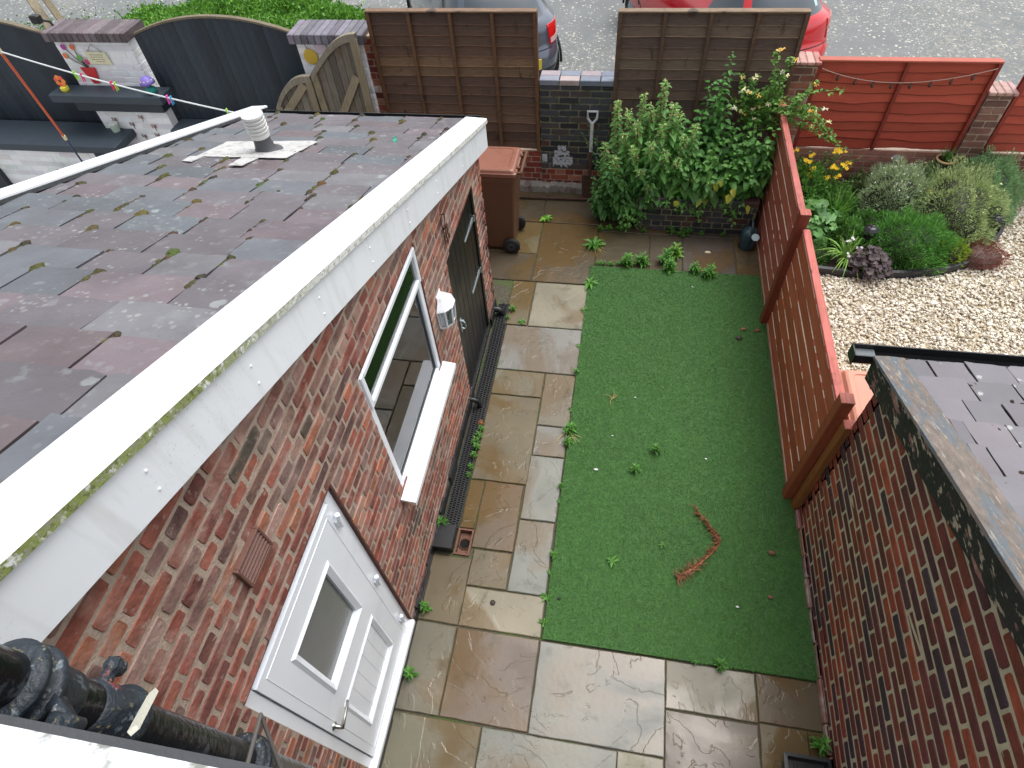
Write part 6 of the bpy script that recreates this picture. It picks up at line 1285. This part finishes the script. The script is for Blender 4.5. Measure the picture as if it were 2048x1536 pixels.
def iris(name, lab, c, n, l, w_, cols, spread, flowers=None, z0=zb0):
    t = thing(name, lab, 'plant', (c[0], c[1], z0)); strap_leaves('strap_leaves', (c[0], c[1], z0), n, l, w_, cols, t, spread)
    if flowers:
        mb = MB(); st_ = MB()
        for i in range(flowers[1]):
            a = random.uniform(0, 6.28); r = random.uniform(.05, flowers[2]); p = V(c[0] + r * math.cos(a), c[1] + r * math.sin(a) - .05, z0 + l * random.uniform(*flowers[3])); st_.tube([(c[0], c[1], z0), ((c[0] + p.x) / 2, (c[1] + p.y) / 2, z0 + l * .5), p], .003, 4, s2l((110, 140, 60)))
            for q in range(flowers[4]): flower(mb, p + V(random.uniform(-.02, .02), random.uniform(-.02, .02), random.uniform(-.01, .02)), (random.uniform(-.5, .5), random.uniform(-.8, 0), 1), flowers[5], s2l(flowers[0]))
        st_.build('flower_stalks', stemM, t); mb.build('flowers', leafM, t)
iris('sword_leaf_plant', 'upright sword leaved clump behind the scalloped leaves', (2.36, 6.12), 46, .52, .018, [(92, 140, 56), (112, 156, 66)], .55)
iris('daylily_clump', 'arching strap leaved daylily with one yellow flower in the middle of the bed', (3.22, 6.38), 60, .55, .016, [(112, 146, 92), (92, 130, 76)], 1.0, ((232, 190, 40), 1, .08, (.55, .6), 4, .035))
iris('arching_lily', 'arching pale green strap leaves by the nearest solar lantern', (2.40, 5.48), 46, .42, .016, [(128, 166, 74), (104, 146, 62)], 1.25, ((240, 236, 240), 4, .2, (.3, .6), 2, .018))
iris('back_iris', 'upright iris leaves against the low wall below the red panel', (2.42, 6.78), 10, .50, .028, [(112, 148, 96)], .3)
iris('tall_iris', 'tall iris leaves rising in front of the middle of the red panel', (2.88, 6.74), 8, .52, .020, [(104, 136, 84)], .5)
t = thing('yellow_flower_plant', 'twiggy plant dotted with yellow flowers at the back left of the bed', 'plant', (2.2, 6.65, zb0)); st_ = MB(); fl = MB(); P_, D_ = [], []
for i in range(34):
    b = V(rnd.uniform(1.85, 2.6), rnd.uniform(6.35, 6.75), zb0 + rnd.uniform(.3, .62)); a = V(2.15 + rnd.uniform(-.1, .1), 6.62, zb0); mid = (a + b) / 2 + V(0, 0, .1); st_.tube([a, mid, b], .003, 4, s2l((96, 110, 60)))
    for k in range(12): u = .3 + .7 * k / 11; p = a.lerp(b, u) + V(0, 0, .08 * math.sin(u * 3.1)); P_.append(tuple(p)); A_ = rnd.uniform(0, 6.28); D_.append((math.cos(A_), math.sin(A_), .2))
    if i % 2 == 0:
        for q in range(3): flower(fl, b + V(rnd.uniform(-.03, .03), rnd.uniform(-.03, .03), rnd.uniform(0, .03)), (rnd.uniform(-.5, .5), rnd.uniform(-1, 0), 1), .026, s2l((236, 196, 30)))
st_.build('twigs', stemM, t); n = len(P_); leaves('foliage', P_, D_, RNG.normal(size=(n, 3)), RNG.uniform(.025, .05, n), RNG.uniform(.012, .022, n), lcols(n, (96, 136, 62), (64, 100, 48)), t); fl.build('flowers', leafM, t)
t = thing('potted_grass', 'grassy plant in a round dark pot with tan rim before the red panel', 'potted plant', (3.45, 6.72, .6)); c = (3.46, 6.70, zb0 + .36)
mb = MB(); mb.lathe((c[0], c[1], zb0 - .02), [(.08, 0), (.085, .38), (.07, .38)], 16); mb.build('stand', mat('dark_stand', (60, 50, 44), .8, .2), t)
mb = MB(); mb.lathe(c, [(.06, 0), (.085, .06), (.095, .12), (.085, .122)], 20); mb.build('pot', mat('glazed_navy', (28, 28, 34), .2, .1), t, True); mb = MB(); mb.tube([(c[0] + .09 * math.cos(a), c[1] + .09 * math.sin(a), c[2] + .125) for a in [2 * math.pi * k / 20 for k in range(21)]], .011, 6); mb.build('rim', mat('tan_rim', (190, 160, 112), .6, .1), t)
strap_leaves('grass_blades', (c[0], c[1], c[2] + .1), 60, .20, .008, [(84, 130, 58), (60, 100, 44)], t, .7, rs=.02)
def solar(lab, x, y, h, hook=False, cone=True):
    t = thing('solar_lantern', lab, 'garden lantern', (x, y, ZN)); z = ZN + h; mb = MB(); bm = mat('black_lantern_metal', (30, 32, 38), .35, .1)
    mb.tube([(x, y, ZN - .02), (x, y, z - .10)], .007, 6); mb.build('stake', bm, t)
    mb = MB(); mb.lathe((x, y, z), [(.03, -.11), (.045, -.10), (.045, -.09)], 6); mb.build('cage_base', bm, t); mb = MB(); mb.lathe((x, y, z), [(.078, 0), (.08, .008), (.05, .032), (.022, .042), (.02, .055), (.001, .06)], 6); mb.build('cap', bm, t)
    mb = MB()
    for k in range(6): a = 2 * math.pi * k / 6; mb.tube([(x + .042 * math.cos(a), y + .042 * math.sin(a), z - .095), (x + .068 * math.cos(a), y + .068 * math.sin(a), z)], .004, 4)
    mb.build('cage_bars', bm, t); mb = MB(); mb.lathe((x, y, z), [(.038, -.09), (.058, -.005)], 6, cap=False); mb.build('lantern_panes', glassM, t)
    if hook: mb = MB(); mb.tube([(x, y, z + .055), (x - .005, y, z + .12), (x - .05, y, z + .14), (x - .09, y, z + .10)], .005, 6); mb.build('hook', bm, t)
solar('black hexagonal solar lantern among the arching leaves nearest the slatted fence', 2.56, 5.60, .36, True); solar('black hexagonal solar lantern at the right edge of the bed', 3.86, 5.98, .30, True)
t = thing('solar_stake', 'slim black solar stake light at the back of the bed', 'garden light', (2.98, 6.76, zb0)); mb = MB(); x, y = 2.98, 6.74
mb.lathe((x, y, zb0), [(.012, 0), (.012, .26), (.035, .30), (.03, .33)], 12); mb.build('stake', blackM, t); mb = MB(); mb.lathe((x, y, zb0), [(.03, .33), (.036, .44)], 12); mb.build('lens', mat('smoked_lens', (120, 112, 100), .2, .1), t); mb = MB(); mb.lathe((x, y, zb0), [(.04, .44), (.042, .47), (.001, .475)], 12); mb.build('panel_cap', galv, t)

# ---- weeds in the joints
def weed(lab, x, y, s, n=14, tall=False, z=0, c1=(94, 146, 58), c2=(66, 112, 46), grp=None, roots=False):
    if grp == G2: s *= 1.45; n += 5
    t = thing('weed', lab, 'weed', (x, y, z), grp); P_, D_, L_, W_ = [], [], [], []; mb = MB()
    tops = [(0, 0, s * 1.3 if tall else s * .12)] + [(rnd.uniform(-.5, .5) * s, rnd.uniform(-.4, .4) * s, rnd.uniform(.3, 1.0) * s) for k in range(2 if tall else 0)]
    for tx, ty, tz in tops:
        if tz > s * .2: mb.tube([(x, y, z), (x + tx * .5, y + ty * .5, z + tz * .6), (x + tx, y + ty, z + tz)], .0022, 4, s2l((96, 130, 56)))
        for k in range(n):
            u = (k + 1) / n if tall else .5 + .5 * k / n; A_ = k * 2.4 + rnd.uniform(-.3, .3); ls = s * (.85 - .4 * u if tall else rnd.uniform(.6, 1.1))
            P_.append((x + tx * u, y + ty * u, z + tz * u + .003)); D_.append((math.cos(A_), math.sin(A_), rnd.uniform(.1, .7) if tall else rnd.uniform(.1, .5))); L_.append(ls); W_.append(ls * rnd.uniform(.26, .38))
    k = len(P_); leaves('foliage', P_, D_, RNG.normal(0, .3, (k, 3)) + np.array([0, 0, 1]), L_, W_, lcols(k, c1, c2), t, droop=.3)
    if roots:
        for k in range(8): a = rnd.uniform(3.6, 5.9); l = rnd.uniform(.08, .2); mb.tube([(x, y, z + .01), (x + l * .5 * math.cos(a), y + l * .5 * math.sin(a), z + .02), (x + l * math.cos(a + .2), y + l * math.sin(a + .2), z + .004)], [.003, .002, .001], 4, s2l((186, 170, 110)))
    if mb.v: mb.build('stalk', stemM, t)
G1 = 'weeds along the left edge of the lawn'; G2 = 'weeds at the far edge of the lawn'; G3 = 'seedlings on the lawn'; G4 = 'weeds at the foot of the brick outbuilding'
weed('uprooted rosette weed with straw roots at the far left corner of the lawn', -.25, 5.66, .10, 16, grp=G2, roots=True)
weed('spreading rosette weed just left of the top corner of the lawn', -.25, 5.0, .11, 16, grp=G1)
weed('leafy weed clump left of centre along the far lawn edge', .14, 5.36, .085, 14, True, grp=G2); weed('bushy weed beside the left of centre clump at the far lawn edge', .30, 5.38, .085, 14, True, grp=G2)
weed('tall weed in the joint of the reddish slabs above the lawn', .56, 5.46, .09, 14, True, grp=G2); weed('brighter yellow green weed in front of the planter', .66, 5.56, .09, 14, True, c1=(132, 178, 70), grp=G2)
weed('weed clump overlapping the lawn right of centre at its far edge', .60, 5.30, .085, 14, True, grp=G2); weed('starry weed on the far lawn edge furthest right', 1.02, 5.26, .085, 14, True, grp=G2); weed('low weed beside the starry one at the far lawn edge', .86, 5.31, .07, 12, True, grp=G2)
for k in range(9): weed('tiny weed in the far left lawn border, ' + ['first', 'second', 'third', 'fourth', 'fifth', 'sixth', 'seventh', 'eighth', 'ninth'][k] + ' from the left', -.20 + k * .045 + rnd.uniform(-.01, .01), 5.335 + rnd.uniform(-.012, .02), .042, 9, True, grp='tiny weeds at the far left lawn border')
weed('large ragged weed halfway down the left lawn edge', -.262, 3.06, .095, 15, True, grp=G1, roots=True); weed('slim weed below the ragged one on the left lawn edge', -.262, 2.93, .075, 12, True, grp=G1)
for y, s, lb in [(4.60, .05, 'beside the pale square slab'), (4.09, .045, 'beside the wide grey slab'), (3.74, .05, 'at a slab corner above the big wet slab'), (3.30, .04, 'beside the pale tall slab'), (2.50, .045, 'below the ragged weed'), (2.36, .035, 'beside the narrow grey slab'), (1.88, .055, 'beside the tall grey slab near the bottom'), (1.74, .035, 'just under the tall grey slab corner'), (1.55, .055, 'at the corner of the pale slab'), (1.36, .05, 'closest to the bottom left lawn corner')]:
    weed('small weed on the left lawn edge ' + lb, -.272, y, s, 10, rnd.random() < .5, grp=G1)
weed('upright seedling near the middle of the lawn', .50, 2.93, .075, 12, True, LZ, grp=G3); weed('pale seedling left of the middle of the lawn', .33, 2.72, .07, 12, True, LZ, grp=G3); weed('low seedling at lower left of the lawn', .19, 1.89, .06, 10, False, LZ, grp=G3); weed('tiny seedling left of the dry branch', .56, 2.08, .045, 9, False, LZ, grp=G3)
weed('bright weed on the bottom edge of the lawn', .97, 1.255, .075, 14, True, grp=G3); weed('wispy weed left of the bright one on the bottom lawn edge', .80, 1.25, .035, 8, True, grp=G3)
weed('weed growing on the black box by the gully', -1.18, 2.0, .085, 12, True, .04, grp=G4); weed('single weed at the wall below the gully', -1.17, 1.33, .08, 10, True, grp=G4); weed('lower weed at the wall beside the white door', -1.15, .87, .08, 12, True, grp=G4)
for k, (y, s) in enumerate([(2.98, .05), (2.90, .06), (2.84, .065), (2.78, .06), (2.70, .05), (2.58, .045), (2.50, .04)]): weed('weed sprouting through the channel drain, ' + ['farthest of seven', 'second farthest', 'third farthest', 'middle one of the row', 'third nearest', 'second nearest', 'nearest the gully'][k], -1.075 + rnd.uniform(-.01, .01), y, s, 10, True, grp='weeds sprouting from the channel drain')
weed('reddish weed at the drain near the black door', -1.08, 3.05, .04, 9, True, c1=(176, 92, 60), c2=(140, 110, 60), grp=G4); weed('weed at the far end of the channel drain', -1.03, 4.52, .06, 12, True, grp=G4); weed('low weed on the joint right of the drain end', -.90, 4.36, .05, 12, False, grp=G4); weed('small weed below the far drain end', -1.06, 4.40, .04, 9, True, grp=G4)
weed('lime green weed alone on the brown paving near the bin', -.87, 6.10, .09, 14, False, c1=(132, 190, 60), grp=G4)
weed('weed at the foot of the right brick wall by the black trough', 1.57, .86, .10, 12, True); weed('weed in the corner of the white door bottom', -1.13, .25, .07, 10, True, grp=G4)
for k, (x, y) in enumerate([(.30, 5.95), (.62, 5.95), (.72, 5.93), (.80, 5.96), (.95, 5.95), (1.2, 5.95)]): weed('leafy weed under the planter front, number %s from the left' % ['one', 'two', 'three', 'four', 'five', 'six'][k], x, y, .075 if k in (1, 2, 3) else .05, 13, True, grp='weeds at the foot of the planter')
for k, (x, y, s) in enumerate([(.02, 5.97, .08), (-.10, 5.95, .07), (-.2, 5.94, .06), (.1, 6.02, .09), (.12, 6.12, .09)]): weed(['trailing weed touching the planter corner', 'trailing weed left of the planter corner, second from the left', 'leftmost trailing weed by the planter corner', 'trailing weed just behind the planter corner', 'farthest trailing weed beside the planter side'][k], x, y, s, 12, True, c1=(116, 168, 62), grp='trailing weeds by the planter corner')

t = thing('security_light', 'small black lamp fixed at the left end of the white pier cap', 'lamp', (-6.95, 6.8, 1.88)); mb = MB(); mb.bbox(-7.02, -6.9, 6.72, 6.80, 1.93, 2.02, .01); mb.build('lamp_head', blackM, t); mb = MB(); mb.tube([(-6.95, 6.80, 1.95), (-6.88, 6.84, 1.92), (-6.86, 6.84, 1.87)], .016, 8); mb.build('bracket', blackM, t)
mb = MB(); x, y = -1.66, 3.93; z = zr(y) + .024; mb.bbox(x - .014, x + .014, y - .03, y + .012, z, z + .014, .003); mb.tube([(x, y + .01, z + .008), (x - .02, y + .03, z + .012), (x - .005, y + .05, z + .008)], .004, 6)
tag(mb.build('plastic_clip', mat('teal_clip', (30, 150, 120), .4, .05), None, origin=(x, y, z)), 'small teal plastic clip lying on the slate roof', 'clip')
